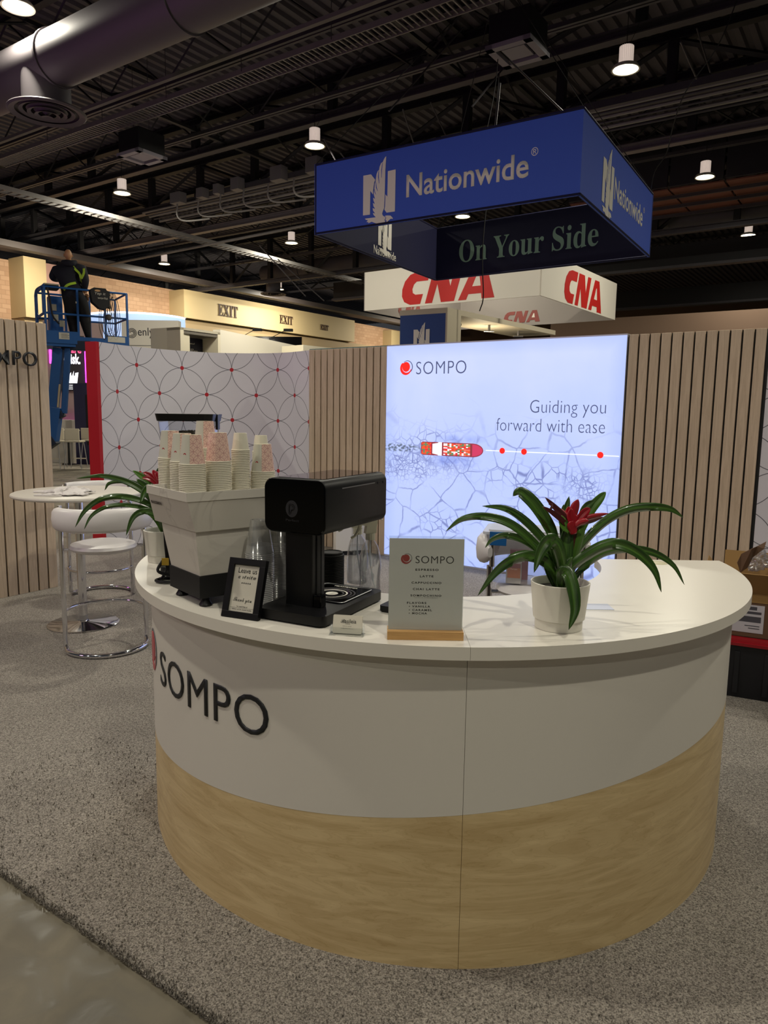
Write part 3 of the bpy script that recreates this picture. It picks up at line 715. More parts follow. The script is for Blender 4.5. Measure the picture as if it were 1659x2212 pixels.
obj('side_post', MB().box(0, .08, 0, .8, 0, 3).box(L-.1, L, 0, .8, 0, 3), M_panelw, t); obj('back_panel', MB().box(0, L, .7, .75, 0, 2.9), mat('grey_soffit', '', 0), t)
t, L, z = board('wall_screen', 'black screen strip with two arm lamps above the long lit wall', 'screen', (540, 727), (652, 727), 27, 27, at(600, 750, 27).z, M_gloss, .1)
for k in (.1, 1.2):
    obj('arm_lamp', MB().cyl((k-.5, -.1, z-.1), (k+.2, -.5, z+.2), .012, 5).box(k+.1, k+.42, -.6, -.45, z+.13, z+.22), M_blackm, t)
for px_, py_, Y_, pw_ in ((330, 640, 18.5, 60), (520, 650, 15.5, 60), (620, 660, 17.5, 50)):  # lights added in front of the booth walls to brighten them
    P = at(px_, py_, Y_); area('booth_fill_light', (P.x, P.y, 4.9), pw_, .4, (1, .93, .78), rot=(radians(50), 0, radians(15)))
# neon booth behind the lift
M_neon = mat('magenta_neon', '#ff4dff', .4, emit='#ff3cf0', es=4)
t, L, z = board('neon_booth', 'booth wall with magenta neon tubes and a dark screen behind the boom lift', 'booth', (92, 690), (222, 700), 23.5, 24.2, 0, mat('rosy_booth_wall', '#a08a84', .6), .2)
def on_board(px, py, t_):
    M = rootmat(t_); o_ = M.translation; n_ = M.to_3x3() @ Vector((0, 1, 0)); d_ = sight(px, py); c0 = Vector((0, 0, CAMZ)); k = (o_-c0).dot(n_)/d_.dot(n_); return M.inverted() @ (c0+d_*k)
def tube_on(name, p, q, r, m): 
    a, b_ = on_board(*p, t), on_board(*q, t); return obj(name, MB().cyl(a+Vector((0, -.25, 0)), b_+Vector((0, -.25, 0)), r, 8), m, t)
tube_on('neon_tube', (108, 740), (110, 786), .035, M_neon); tube_on('neon_tube', (184, 748), (187, 827), .035, M_neon)
a, b_ = on_board(118, 745, t), on_board(182, 745, t); c_ = on_board(182, 845, t)
obj('screen', MB().box(a.x, b_.x, -.2, -.1, c_.z, a.z+.3), mat('plum_screen', '#150a16', .5), t)
lz = on_board(150, 762, t); text('lettering', 'We are', on_board(120, 758, t).x, lz.z-.02, on_board(175, 758, t).x-on_board(120, 758, t).x, .22, mat('pink_glow', '#ff5f8a', .5, emit='#ff4f80', es=1.4), t, y=-.21, bold=.02)
lz = on_board(150, 787, t); text('lettering', 'in risk.', on_board(130, 787, t).x, lz.z, on_board(173.5, 787, t).x-on_board(130, 787, t).x, .33, mat('white_glow', '#ffffff', .5, emit='#f4f8ff', es=1.5), t, y=-.21, bold=.03)
b = MB(); z0 = on_board(150, 828, t).z
for k in range(9):
    xx = on_board(147+k*1.9, 828, t).x; b.plate([(xx, z0), (xx+.06, z0), (xx+.05+.03*(k % 3), z0+.12+.045*((k*5) % 7)), (xx+.01, z0+.08+.06*((k*3) % 5))], -.21, .004)
obj('screen_figure', b, mat('white_glow', '', 0), t)
for k in range(3): zz = on_board(150, 832+k*4, t).z; obj('screen_line', MB().box(on_board(147, 832, t).x, on_board(157, 832, t).x, -.215, -.21, zz-.015, zz), mat('white_glow', '', 0), t)
tube_on('neon_tube', (192, 912), (130, 912), .02, M_neon)
for k in range(2): obj('logo_arc', MB().tube([on_board(200+k*4-4*cos(q_), 770+k*-8+22*q_, t)+Vector((0, -.02, 0)) for q_ in [i/4 for i in range(6)]], .03, 5), M_ink, t)
t2, L, z = board('booth_tower', 'dark navy booth tower beside the red edge of the patterned wall', 'panel', (158, 828), (222, 828), 22, 22, 0, mat('dark_navy_panel', '#221f3d', .6), .5)
obj('recess', MB().box(.35, L, -.01, .0, .6, 2.1), mat('recess_black', '#0a0708', .8), t2)
t3, L, z = board('booth_counter', 'grey booth counter behind the white bar chairs', 'counter', (100, 907), (155, 907), 22.5, 22.5, 0, mat('booth_grey_panel', '', 0), .6)
o = obj('neon_tube', MB().cyl(at(242, 719, 25), at(303, 710, 25.2), .035, 8), M_neon, org=tuple(at(242, 719, 25))); tag(o, 'sloping magenta neon tube left of the lettered grey panel', 'neon light')
car = polyflat('carpet', [(-16, 19.2), (-6.2, 20.6), (-4.5, 27), (-14, 28)], .012, mat('pale_booth_carpet', '#a39a8c', .9, bump=.3, bs=60), .012); tag(car, 'pale carpet of the far booth under the white bar chairs', 'carpet')
# white bar chairs and table over there
M_bar = mat('white_plastic', '#cfc6b0', .45)
def bar_chair(px, py, rz, lab):
    P = onz(px, py, 0); t = T('bar_chair', lab, 'chair', (P.x, P.y, .012), rz, 'white bar chairs of the far booth')
    obj('seat', MB().box(-.21, .21, -.2, .2, .74, .79, .02), M_bar, t)
    b = MB().box(-.2, .2, .17, .2, .8, 1.12, .012); obj('backrest', b, M_bar, t)
    for sx in (-1, 1):
        for sy in (-1, 1): obj('leg', MB().cyl((sx*.17, sy*.16, .74), (sx*.24, sy*.22, 0), .012, 6), M_alu, t)
    obj('footrest', MB().box(-.2, .2, -.2, -.17, .26, .29), M_bar, t); return t
bar_chair(120, 1012, 0, 'white bar chair beside the slat wall, left of the little round table')
bar_chair(165, 1013, pi, 'white bar chair in the middle, showing its back, of the far booth')
bar_chair(200, 1008, pi*.9, 'white bar chair nearest to the red edge of the patterned wall')
P = onz(150, 1004, 0); t = T('bar_table', 'small white bar table among the white bar chairs', 'table', (P.x, P.y, .012))
obj('tabletop', MB().lathe([(.001, 1.0), (.33, 1.0), (.34, 1.02), (.33, 1.04), (.001, 1.04)], 28), M_bar, t); obj('pole', MB().cyl((0, 0, 0), (0, 0, 1.0), .03, 10), M_blackm, t); obj('base', MB().lathe([(.001, 0), (.22, 0), (.2, .02), (.001, .03)], 24), M_blackm, t)

# ------------------------------------------------------------------ booth walls
WA, WD = Vector((-.95, 9.19, 0)), Vector((.8242, -.5663, 0))   # back wall starts here and runs along WD
BANG = atan2(WD.y, WD.x)
def slats(parent, n, pitch, x0, h, th=.024, gap=.0155, m=M_slat):
    o = None
    for k in range(n):
        if o is None: o = obj('slat', MB().box(gap/2, pitch-gap/2, -th, 0, 0, h, .002, seg=1), m, parent)
        else: o = o.copy(); C.objects.link(o); o.parent = parent
        o.location = (x0+k*pitch, 0, 0)
HW = 2.43
o = obj('wall_back', MB().box(0, 1.19, 0, .12, 0, HW-.004), M_blackm, kind='structure', org=None); o.location = WA+Vector((0, 0, .012)); o.rotation_euler = (0, 0, BANG); slats(o, 12, .0985, .004, HW)
obj('top_edge', MB().box(0, 1.19, .0, .12, HW-.002, HW+.012), mat('teal_edge', '#3f6e73', .5), o)
s1 = 3.905
wl = obj('wall_back_right', MB().box(0, 1.19, 0, .12, 0, HW-.004), M_blackm, kind='structure'); wl.location = WA+WD*s1+Vector((0, 0, .012)); wl.rotation_euler = (0, 0, BANG); slats(wl, 12, .0969, .006, HW)
# left slat wall with raised letters
LW, LD = Vector((-3.361, 6.346, 0)), Vector((.556, .831, 0)); LANG = atan2(LD.y, LD.x)
wl = obj('wall_left', MB().box(-1.45, .48, 0, .12, 0, HW-.004), M_blackm, kind='structure'); wl.location = LW+Vector((0, 0, .012)); wl.rotation_euler = (0, 0, LANG)
slats(wl, 20, .097, -1.455, HW)
text('lettering', 'SOMPO', -.255, 2.04, .61, .125, M_ink, wl, y=-.045, bold=.002, ext=.02, spacing=1.12)
def sompo_mark(parent, x, z, r, y, red, grey, M=None, th=.002):
    """two overlapping discs with a thin ring: red crescent, red inner disc, grey ring open to the left"""
    def disc(cx, cz, rr, yy, m, nm, n=40):
        b = MB(); b.plate([(cx+rr*cos(2*pi*k/n), cz+rr*sin(2*pi*k/n)*1.05) for k in range(n)], yy, th)
        if M is not None: b.bm.transform(M)
        return obj(nm, b, m, parent)
    def cres(cx, cz, r0, dx, dz, r1, a0, a1, yy, m, nm, n=26):
        b = MB(); o_ = [(cx+r0*cos(radians(a0+(a1-a0)*k/n)), cz+r0*sin(radians(a0+(a1-a0)*k/n))) for k in range(n+1)]
        i_ = [(cx+dx+r1*cos(radians(a0+(a1-a0)*k/n)), cz+dz+r1*sin(radians(a0+(a1-a0)*k/n))) for k in range(n+1)]
        for k in range(n): b.plate([o_[k], o_[k+1], i_[k+1], i_[k]], yy, th)
        if M is not None: b.bm.transform(M)
        return obj(nm, b, m, parent)
    cres(x, z, r*.82, r*.12, r*.12, r*.66, 130, 345, y, red, 'logo_crescent')
    disc(x+r*.04, z+r*.16, r*.56, y, red, 'logo_disc')
    cres(x+r*.22, z+r*.14, r*.78, -r*.03, 0, r*.71, -50, 130, y, grey, 'logo_ring')
sompo_mark(wl, -.40, 2.11, .09, -.045, M_red, M_ink)
# patterned walls: a print on a curved panel
def curved_wall(name, pts, h, cols_first=0, lab=None, th=.09, s0=0):
    P = crom([(p[0], p[1], 0) for p in pts], 10); bm = bmesh.new(); lay = bm.loops.layers.uv.new('UVMap')
    L = [s0]
    for a, c in zip(P, P[1:]): L.append(L[-1]+(c-a).length)
    N = []
    for i in range(len(P)):
        d = (P[min(i+1, len(P)-1)]-P[max(i-1, 0)]).normalized(); N.append(Vector((-d.y, d.x, 0)))
    F0 = [bm.verts.new((p.x, p.y, .0)) for p in P]; F1 = [bm.verts.new((p.x, p.y, h)) for p in P]
    B0 = [bm.verts.new(p+n*th) for p, n in zip(P, N)]; B1 = [bm.verts.new(p+n*th+Vector((0, 0, h))) for p, n in zip(P, N)]
    def face(vs, uvs, mi):
        f = bm.faces.new(vs); f.material_index = mi
        for l, q in zip(f.loops, uvs): l[lay].uv = q
    for i in range(len(P)-1):
        a, c = L[i], L[i+1]; z = (0, 0)
        face((F0[i], F0[i+1], F1[i+1], F1[i]), ((a, 0), (c, 0), (c, h), (a, h)), 0)
        face((B0[i+1], B0[i], B1[i], B1[i+1]), (z,)*4, 1); face((F1[i], F1[i+1], B1[i+1], B1[i]), (z,)*4, 1)
    for i in (0, len(P)-1): face((F0[i], F1[i], B1[i], B0[i]), ((0, 0),)*4, 2)
    o = obj(name, bm, mats=[M_pattern, M_white, M_red], kind='structure', smooth=True); o.location.z = .012
    return o, P, N
CW = [(-3.28, 8.45), (-3.15, 8.85), (-2.93, 9.24), (-2.6, 9.6), (-2.22, 9.82), (-1.68, 9.8), (-1.3, 9.6), (-.95, 9.2)]
cw, P, N = curved_wall('wall_curved_left', CW, HW)
# red end board of the curved wall
d0 = (P[1]-P[0]).normalized(); n0 = N[0]
b = MB(); q = [P[0]-n0*.015, P[0]-n0*.015-d0*.055, P[0]-d0*.055+n0*.13, P[0]+n0*.13]; b.prism([(v.x, v.y) for v in q], 0, HW+.01); obj('red_end_board', b, M_red, cw, world=True)
b = MB(); b.prism([(v.x, v.y) for v in [P[i]-N[i]*.008 for i in range(0, 12)]+[P[i]+N[i]*.01 for i in range(11, -1, -1)]], 0.0, .06); obj('kick_strip', b, M_blackm, cw, world=True)
E0 = WA+WD*(s1+1.19)
CR = [(E0.x, E0.y), (E0.x+.28, E0.y-.22), (E0.x+.48, E0.y-.55), (E0.x+.6, E0.y-.95), (E0.x+.62, E0.y-1.4)]
curved_wall('wall_curved_right', CR, HW, s0=.15)

# ------------------------------------------------------------------ the light box
g = NT('lightbox_print', .5); vec, xyz = g.coord(); X, Z = xyz[0], xyz[2]
warp = g.n('VectorMath', operation='ADD'); wn = g.n('TexNoise'); g.put(wn.inputs['Vector'], vec); wn.inputs['Scale'].default_value = 3.5; wn.inputs['Detail'].default_value = 3
ws = g.n('VectorMath', operation='SCALE'); g.put(ws.inputs[0], wn.outputs['Color']); ws.inputs['Scale'].default_value = .12
g.put(warp.inputs[0], vec); g.put(warp.inputs[1], ws.outputs[0]); wv = warp.outputs[0]
def crack(sc, wd, seed):
    v = g.n('TexVoronoi', feature='DISTANCE_TO_EDGE'); g.put(v.inputs['Vector'], g.scale(wv, (1, .01, 1), (seed, 0, seed*.7))); v.inputs['Scale'].default_value = sc
    return g.math('SUBTRACT', 1.0, g.step(v.outputs['Distance'], wd*.25, wd))
def blob(cx_, cz_, rx, rz_, soft=.6):
    a = g.math('DIVIDE', g.math('SUBTRACT', X, cx_), rx); b = g.math('DIVIDE', g.math('SUBTRACT', Z, cz_), rz_)
    d = g.math('SQRT', g.math('ADD', g.math('MULTIPLY', a, a), g.math('MULTIPLY', b, b)))
    d = g.math('ADD', d, g.math('MULTIPLY', g.math('SUBTRACT', g.noise(vec, 3.0, 3), .5), .7))
    return g.math('SUBTRACT', 1.0, g.step(d, 1-soft, 1.0))
big = g.math('MULTIPLY', crack(3.3, .028, 1.3), g.math('SUBTRACT', 1.0, g.step(g.math('ADD', Z, g.math('MULTIPLY', g.noise(vec, 1.6, 2), .7)), 1.55, 2.15)))
mid = g.math('MULTIPLY', crack(8.5, .05, 4.1), g.math('MAXIMUM', blob(1.9, 1.02, .9, .28), g.math('MAXIMUM', blob(.45, 1.25, .9, .38), blob(.75, .45, .35, .25))))
fine = g.math('MULTIPLY', crack(19, .09, 7.7), g.math('MAXIMUM', blob(.35, 1.05, .85, .24), blob(2.35, .95, .35, .25)))
lines = g.math('MAXIMUM', g.math('MULTIPLY', big, .75), g.math('MAXIMUM', g.math('MULTIPLY', mid, .85), g.math('MULTIPLY', fine, .85)))
lines = g.math('MULTIPLY', lines, g.step(g.noise(vec, 5, 3), .3, .55))
water = g.math('MULTIPLY', g.math('MAXIMUM', blob(.88, 1.17, .42, .10, .75), g.math('MULTIPLY', blob(.95, 1.40, .36, .06, .8), .7)), g.step(g.noise(vec, 9, 3), .3, .62))
wake = g.math('MULTIPLY', blob(.15, 1.285, .42, .055, .4), g.step(g.noise(g.scale(vec, (26, 1, 48)), 1, 5), .47, .53))
neb = g.noise(g.scale(vec, (1.2, 1, 1.2)), 1.0, 3); base = g.mix(g.step(neb, .3, .75), lin('#b4c6fb'), lin('#c6d2fa'))
vert = g.step(Z, .2, 2.4); base = g.mix(g.math('MULTIPLY', g.math('SUBTRACT', 1.0, vert), .55), base, lin('#9fb7fb'))
edge = g.math('MINIMUM', g.math('MINIMUM', X, g.math('SUBTRACT', 2.71, X)), g.math('MINIMUM', Z, g.math('SUBTRACT', 2.44, Z)))
base = g.mix(g.math('MULTIPLY', g.math('SUBTRACT', 1.0, g.step(edge, .0, .16)), .45), base, lin('#8ea8f2'))
col = g.mix(g.math('MULTIPLY', water, .75), base, lin('#3b68d8'))
col = g.mix(lines, col, lin('#4a5da8')); col = g.mix(g.math('MULTIPLY', wake, .9), col, lin('#123a52'))
g.put(g.b.inputs['Base Color'], (.3, .32, .4, 1)); g.put(g.b.inputs['Emission Color'], col); g.b.inputs['Emission Strength'].default_value = 1.0
M_light = g.m
S0 = 1.193
lb = T('light_box', 'tall glowing blue light box printed with a container ship in broken ice', 'light box', tuple(WA+WD*S0+Vector((0, 0, .012))), BANG)
obj('printed_fabric', MB().box(.0, 2.71, -.045, -.04, .02, 2.425), M_light, lb)
obj('frame', MB().box(-.002, 2.712, -.04, .1, .0, 2.44), mat('lightbox_frame', '#c8c8d0', .4, metal=.4), lb)
def glow(n, c, s=.9): return mat(n, c, .5, emit=c, es=s)
M_lred = glow('print_red', '#e8251c'); M_lgrey = glow('print_grey', '#4c5478', .8)
sompo_mark(lb, .262, .98+1.195, .092, -.047, M_lred, M_lgrey)
text('lettering', 'SOMPO', .40, 2.105, .63, .137, M_lgrey, lb, y=-.047, bold=-.012, spacing=1.1)
text('lettering', 'Guiding you', 1.775, 1.655, .775, .17, M_lgrey, lb, y=-.047, bold=-.016)
text('lettering', 'forward with ease', 1.405, 1.508, 1.145, .13, M_lgrey, lb, y=-.047, bold=-.016)
# container ship seen from above
sx0, sx1, sz0, sz1 = .485, 1.262, 1.215, 1.362; zc = (sz0+sz1)/2
b = MB(); hull = [(sx0, sz0+.012), (sx0+.03, sz0), (sx1-.13, sz0)] + [(sx1-.13+.13*sin(a*pi/16), zc-(zc-sz0)*cos(a*pi/16)) for a in range(1, 16)] + [(sx1-.13, sz1), (sx0+.02, sz1), (sx0, sz1-.012)]
b.plate(hull, -.047, .002); ship = obj('printed_ship', b, glow('ship_hull', '#8c3440'), lb)
b = MB(); b.plate([(sx1-.13, sz0+.01)]+[(sx1-.13+.12*sin(a*pi/12), zc-(zc-sz0-.01)*cos(a*pi/12)) for a in range(1, 12)]+[(sx1-.13, sz1-.01)], -.0492, .001); obj('printed_bow', b, glow('ship_bow', '#c43a60'), ship)
cols = {'c_white': '#f0f0f4', 'c_orange': '#f0582c', 'c_red': '#d8303c', 'c_green': '#5c8a60', 'c_pink': '#e87a6a'}; bs = {k: MB() for k in cols}
random.seed(3)
for x0, x1, dx in ((sx0+.01, sx0+.14, .021), (sx0+.29, sx1-.135, .0255)):
    k = 0; X_ = x0
    while X_+dx <= x1+.004:
        for r in range(9):
            z_ = sz0+.01+r*.0143; c_ = random.choice(['c_white', 'c_orange', 'c_orange', 'c_red', 'c_green', 'c_pink', 'c_white'] if x0 > sx0+.2 else ['c_orange', 'c_orange', 'c_red', 'c_green'])
            bs[c_].plate([(X_, z_), (X_+dx-.002, z_), (X_+dx-.002, z_+.0125), (X_, z_+.0125)], -.0492, .001)
        X_ += dx
for k_, q in bs.items(): obj('printed_containers', q, glow(k_, cols[k_]), ship)
b = MB(); b.plate([(sx0+.15, sz0+.02), (sx0+.22, sz0+.008), (sx0+.225, sz0), (sx0+.27, sz0), (sx0+.27, sz1), (sx0+.225, sz1), (sx0+.22, sz1-.008), (sx0+.15, sz1-.02)], -.0492, .0015); obj('printed_bridge', b, glow('c_white', ''), ship)
obj('route_line', MB().box(sx1+.03, 2.70, -.0485, -.047, zc+.004, zc+.010), glow('route_white', '#ffffff', 1.0), lb)
for xx, zz in ((1.483, 1.299), (1.728, 1.299), (2.52, 1.300)):
    b = MB(); b.plate([(xx+.031*cos(k*pi/12), zz+.031*sin(k*pi/12)) for k in range(24)], -.0495, .001); obj('route_dot', b, M_lred, lb)

# ------------------------------------------------------------------ small white cabinet in front of the slat wall
t = T('storage_cabinet', 'plain white cabinet in front of the slat wall, mostly behind the black machine', 'cabinet', (-.561, 8.408, .012), radians(20))
obj('body', MB().box(0, .40, 0, .11, .05, .86, .006), M_white, t); obj('plinth', MB().box(.02, .38, .02, .10, 0, .05), M_blackm, t); obj('door_gap', MB().box(.20, .203, -.001, .002, .08, .84), M_blackm, t)

# ------------------------------------------------------------------ bar table and stools on the left
t = T('bar_table', 'round white bar table on a mirror chrome disc base, left of the counter', 'table', (-2.35, 5.55, .012))
obj('tabletop', MB().lathe([(.001, 1.012), (.455, 1.012), (.468, 1.018), (.472, 1.028), (.468, 1.038), (.455, 1.044), (.001, 1.044)], 64), M_white, t, smooth=True)
obj('pole', MB().cyl((0, 0, .02), (0, 0, 1.01), .033, 20), M_chrome, t, smooth=True)
obj('pole_collar', MB().cyl((0, 0, .74), (0, 0, .748), .036, 20), M_blackm, t)
obj('base_disc', MB().lathe([(.001, 0), (.262, 0), (.266, .006), (.255, .012), (.05, .022), (.04, .03), (.001, .03)], 56), M_chrome, t, smooth=True)
def make_stool(loc, rz, lab):
    t = T('bar_stool', lab, 'stool', loc, rz, 'white and chrome bar stools')
    R = .27; r = .0165
    arc = lambda z, a0, a1, rr=R, n=20: [(rr*cos(radians(a0+(a1-a0)*k/n)), rr*sin(radians(a0+(a1-a0)*k/n)), z) for k in range(n+1)]
    # the back half of the frame: floor ring and the two uprights in one bent tube
    pts = [(R, 0, .86), (R, 0, .25), (R, 0, .06), (R-.005, -.02, .03)] + arc(.018, -12, -168) + [(-R+.005, -.02, .03), (-R, 0, .06), (-R, 0, .25), (-R, 0, .86)]
    obj('frame', MB().tube(crom(pts, 3), r, 12), M_chrome, t, smooth=True)
    obj('footrest', MB().tube(arc(.27, 0, 180, R), .011, 10), M_chrome, t, smooth=True)
    for s in (-1, 1): obj('seat_arm', MB().cyl((s*R, 0, .715), (s*.16, .02, .715), .011, 8), M_chrome, t, smooth=True)
    obj('seat', MB().lathe([(.001, .692), (.18, .694), (.212, .708), (.224, .724), (.214, .744), (.17, .756), (.001, .762)], 48, c=(0, .01, 0)), M_cushion, t, smooth=True)
    # band cushion, thick and rounded
    b = MB(); prof = [(R+.02+.043*cos(a*pi/6), .94+.080*(1 if abs(sin(a*pi/6)) > .9 else abs(sin(a*pi/6))**.6)*(1 if sin(a*pi/6) >= 0 else -1)) for a in range(12)]
    prof.append(prof[0])
    n = 36; V = []
    for i in range(n+1):
        a = radians(9-198*i/n); e = min(1, min(i, n-i)/4+.12)**.5
        cx_ = R+.02
        V.append([b.bm.verts.new(((cx_+(p-cx_)*e)*cos(a), (cx_+(p-cx_)*e)*sin(a), .94+(z-.94)*e)) for p, z in prof[:-1]])
    for i in range(n):
        for k in range(12): b.bm.faces.new((V[i][k], V[i][(k+1) % 12], V[i+1][(k+1) % 12], V[i+1][k]))
    b.bm.faces.new(V[0]); b.bm.faces.new(V[-1][::-1]); bmesh.ops.recalc_face_normals(b.bm, faces=b.bm.faces[:])
    obj('back_cushion', b, M_cushion, t, smooth=True)
    for s in (-1, 1): obj('end_cap', MB().cyl((s*R, .03, .86), (s*R, .03, 1.02), .014, 10), M_chrome, t, smooth=True)
    return t
make_stool((-1.955, 5.0, .012), radians(27), 'white bar stool nearest to us, its back turned, left of the counter')
make_stool((-2.54, 6.42, .012), radians(180+6), 'white bar stool on the far side of the round bar table')
make_stool((.845, 3.95, .012), radians(180+12), 'white bar stool behind the counter with the clear bin standing on it')
# crumpled cloth on the table
random.seed(11)
b = bmesh.new(); n = 26; V = []
from mathutils import noise as mn
for i in range(n):
    row = []
    for k in range(n):
        x_, y_ = (i/(n-1)-.5), (k/(n-1)-.5); q = 1-min(1, hypot(x_*1.5, y_*1.9)*1.15)
        h = .012 + max(0, q)**.7*.055*(.55+.9*abs(mn.noise(Vector((x_*7, y_*7, .3))))) + .012*abs(mn.noise(Vector((x_*15, y_*15, 2))))
        dx, dy = mn.noise(Vector((x_*4, y_*4, 9)))*.05, mn.noise(Vector((x_*4, y_*4, 5)))*.05
        row.append(b.verts.new((x_*.30+dx, y_*.24+dy, h)))
    V.append(row)
for i in range(n-1):
    for k in range(n-1): b.faces.new((V[i][k], V[i+1][k], V[i+1][k+1], V[i][k+1]))
M_cloth = mat('white_cloth', '#ddd8d6', .85, bump=.4, bs=60)
t = T('crumpled_towel', 'crumpled white cloth lying on the round bar table', 'towel', (-2.33, 5.35, 1.057))
o = obj('cloth', b, M_cloth, t, smooth=True); md = o.modifiers.new('thick', 'SOLIDIFY'); md.thickness = .006
obj('flat_tail', MB().box(-.30, -.02, .06, .16, 0, .012, .004), M_cloth, t, smooth=True); obj('flat_tail', MB().box(-.2, .0, -.14, -.06, 0, .01, .004), M_cloth, t, smooth=True)

# ------------------------------------------------------------------ boom lift with its basket
M_lift = mat('lift_blue', '#1c5494', .45); M_liftd = mat('lift_dark', '#0c1c34', .5); M_lab = mat('white_label', '#c4c2b4', .6)
BF = 3.12
A, B_ = onz(100.3, 733.8, BF), onz(281.4, 741.6, BF); ang = radians(33); L = 1.68; DW = 1.1
lift = T('boom_lift', 'blue boom lift with its basket raised beyond the booth walls, upper left', 'boom lift', (A.x-1.6, A.y+.4, 0), 0)
Mb = rootmat(lift).inverted() @ Matrix.Translation(A) @ Matrix.Rotation(ang, 4, 'Z')
def lo(nm, b, m, **k):
    b.bm.transform(Mb); return obj(nm, b, m, lift, **k)
lo('platform', MB().box(-.02, L+.02, -.02, DW, -.06, 0).box(0, L, 0, DW, -.12, -.06), M_lift)
rr = .021
for (x0, y0) in ((0, 0), (L*.385, 0), (L*.72, 0), (L, 0), (0, DW), (L*.35, DW), (L, DW), (L*.66, DW)): lo('post', MB().box(x0-rr, x0+rr, y0-rr, y0+rr, 0, 1.1), M_lift)
for z in (.56, 1.1):
    for p, q in (((0, 0, z), (L, 0, z)), ((0, DW, z), (L, DW, z)), ((L, 0, z), (L, DW, z)), ((0, 0, z), (0, DW, z))): lo('rail', MB().cyl(p, q, .022, 8), M_lift, smooth=True)
for p, q in (((0, -.01, 0), (L*.385, -.01, .2)), ((L*.385, -.01, 0), (L*.72, -.01, .1)), ((L*.72, -.01, 0), (L, -.01, .17))): lo('toe_board', MB().box(p[0], q[0], -.02, 0, 0, q[2]), M_lift)
lo('toe_board', MB().box(0, L, DW, DW+.02, 0, .15), M_lift); lo('toe_board', MB().box(L, L+.02, 0, DW, 0, .15), M_lift)
for x0, x1, z0, z1 in ((.27*L/1.85, .5*L/1.85, .03, .17), (L*.74, L*.96, .03, .15), (L*.36, L*.375, .8, .84)): lo('label', MB().box(x0, x1, -.026, -.02, z0, z1), M_lab)
for k in range(4): lo('label_line', MB().box(.29, .45-.03*(k % 2), -.028, -.026, .06+k*.025, .068+k*.025), mat('label_print', '#5a5650', .7))
# gate loop on the left end
gl = [(-.02, .1, .56), (-.02, .1, 1.0), (-.02, .2, 1.1), (-.02, DW-.25, 1.1), (-.02, DW-.12, 1.0), (-.02, DW-.12, .66), (-.02, DW-.25, .56), (-.02, .2, .56)]
lo('gate', MB().tube(gl, .02, 8, closed=True), M_lift, smooth=True)
lo('end_hoop', MB().tube(crom([(-.02, DW, 0), (-.02, DW+.02, .9), (-.02, DW-.04, 1.08), (-.02, DW-.3, 1.14), (0, 0, 1.12)], 4), .024, 8), M_lift, smooth=True)
lo('control_box', MB().box(.22, .50, DW-.2, DW+.08, .0, 1.04, .015), M_lift)
for x0, z0, c_ in ((.27, .72, '#b8b49a'), (.3, .5, '#c0bda8'), (.42, .38, '#b8b43c')): lo('label', MB().box(x0, x0+.1, DW-.21, DW-.2, z0, z0+.14), mat('sticker'+c_[1:4], c_, .6))
lo('control_panel', MB().box(.02, .3, .02, .3, 1.06, 1.14, .02), M_blackm); lo('control_panel_lid', MB().box(.0, .3, .0, .28, 1.14, 1.17, .01), mat('beige_lid', '#b6b09a', .5))
lo('black_strap', MB().tube(crom([(.06, .0, 1.08), (.1, -.03, .8), (.14, -.04, .5), (.26, -.04, .34)], 5), .02, 5), M_blackm)
# boom arms under the basket, folding down behind the slat wall
def beam(nm, p, q, wd, dp, m): 
    p, q = Vector(p), Vector(q); d = (q-p); Lb = d.length; rot = d.to_track_quat('Z', 'Y').to_matrix().to_4x4()
    b = MB().box(-wd/2, wd/2, -dp/2, dp/2, 0, Lb, .01); b.bm.transform(Matrix.Translation(p) @ rot); return obj(nm, b, m, lift, world=True)
Yb = A.y+.35
beam('boom_arm', at(127, 752, Yb), at(113, 905, Yb), .16, .2, M_lift); beam('boom_arm', at(147, 752, Yb), at(138.5, 893, Yb), .075, .12, M_lift)
beam('boom_link', at(133, 746, Yb), at(196, 747, Yb), .07, .2, M_liftd)
beam('hydraulic_rod', at(129, 830, Yb-.1), at(125, 880, Yb-.1), .035, .035, mat('cream_rod', '#b8a88a', .4))
beam('boom_arm', at(123, 880, Yb), at(114, 952, Yb), .2, .22, M_lift); beam('boom_head', at(136, 890, Yb), at(112, 903, Yb), .14, .2, M_liftd)
beam('lower_arm', at(118, 945, Yb), at(60, 985, Yb), .22, .3, M_liftd)
P = at(-40, 1010, Yb); P.z = 0
b = MB().box(-.7, .7, -.5, .5, .25, .95, .05); b.bm.transform(Matrix.Translation(P)); obj('chassis', b, M_lift, lift, world=True)
for sx in (-1, 1):
    for sy in (-1, 1):
        b = MB().cyl((sx*.6, sy*.62, .3), (sx*.6, sy*.4, .3), .3, 20); b.bm.transform(Matrix.Translation(P)); obj('wheel', b, M_blackm, lift, world=True)
beam('turret_arm', Vector((P.x, P.y, .9)), at(60, 985, Yb), .25, .3, M_liftd)
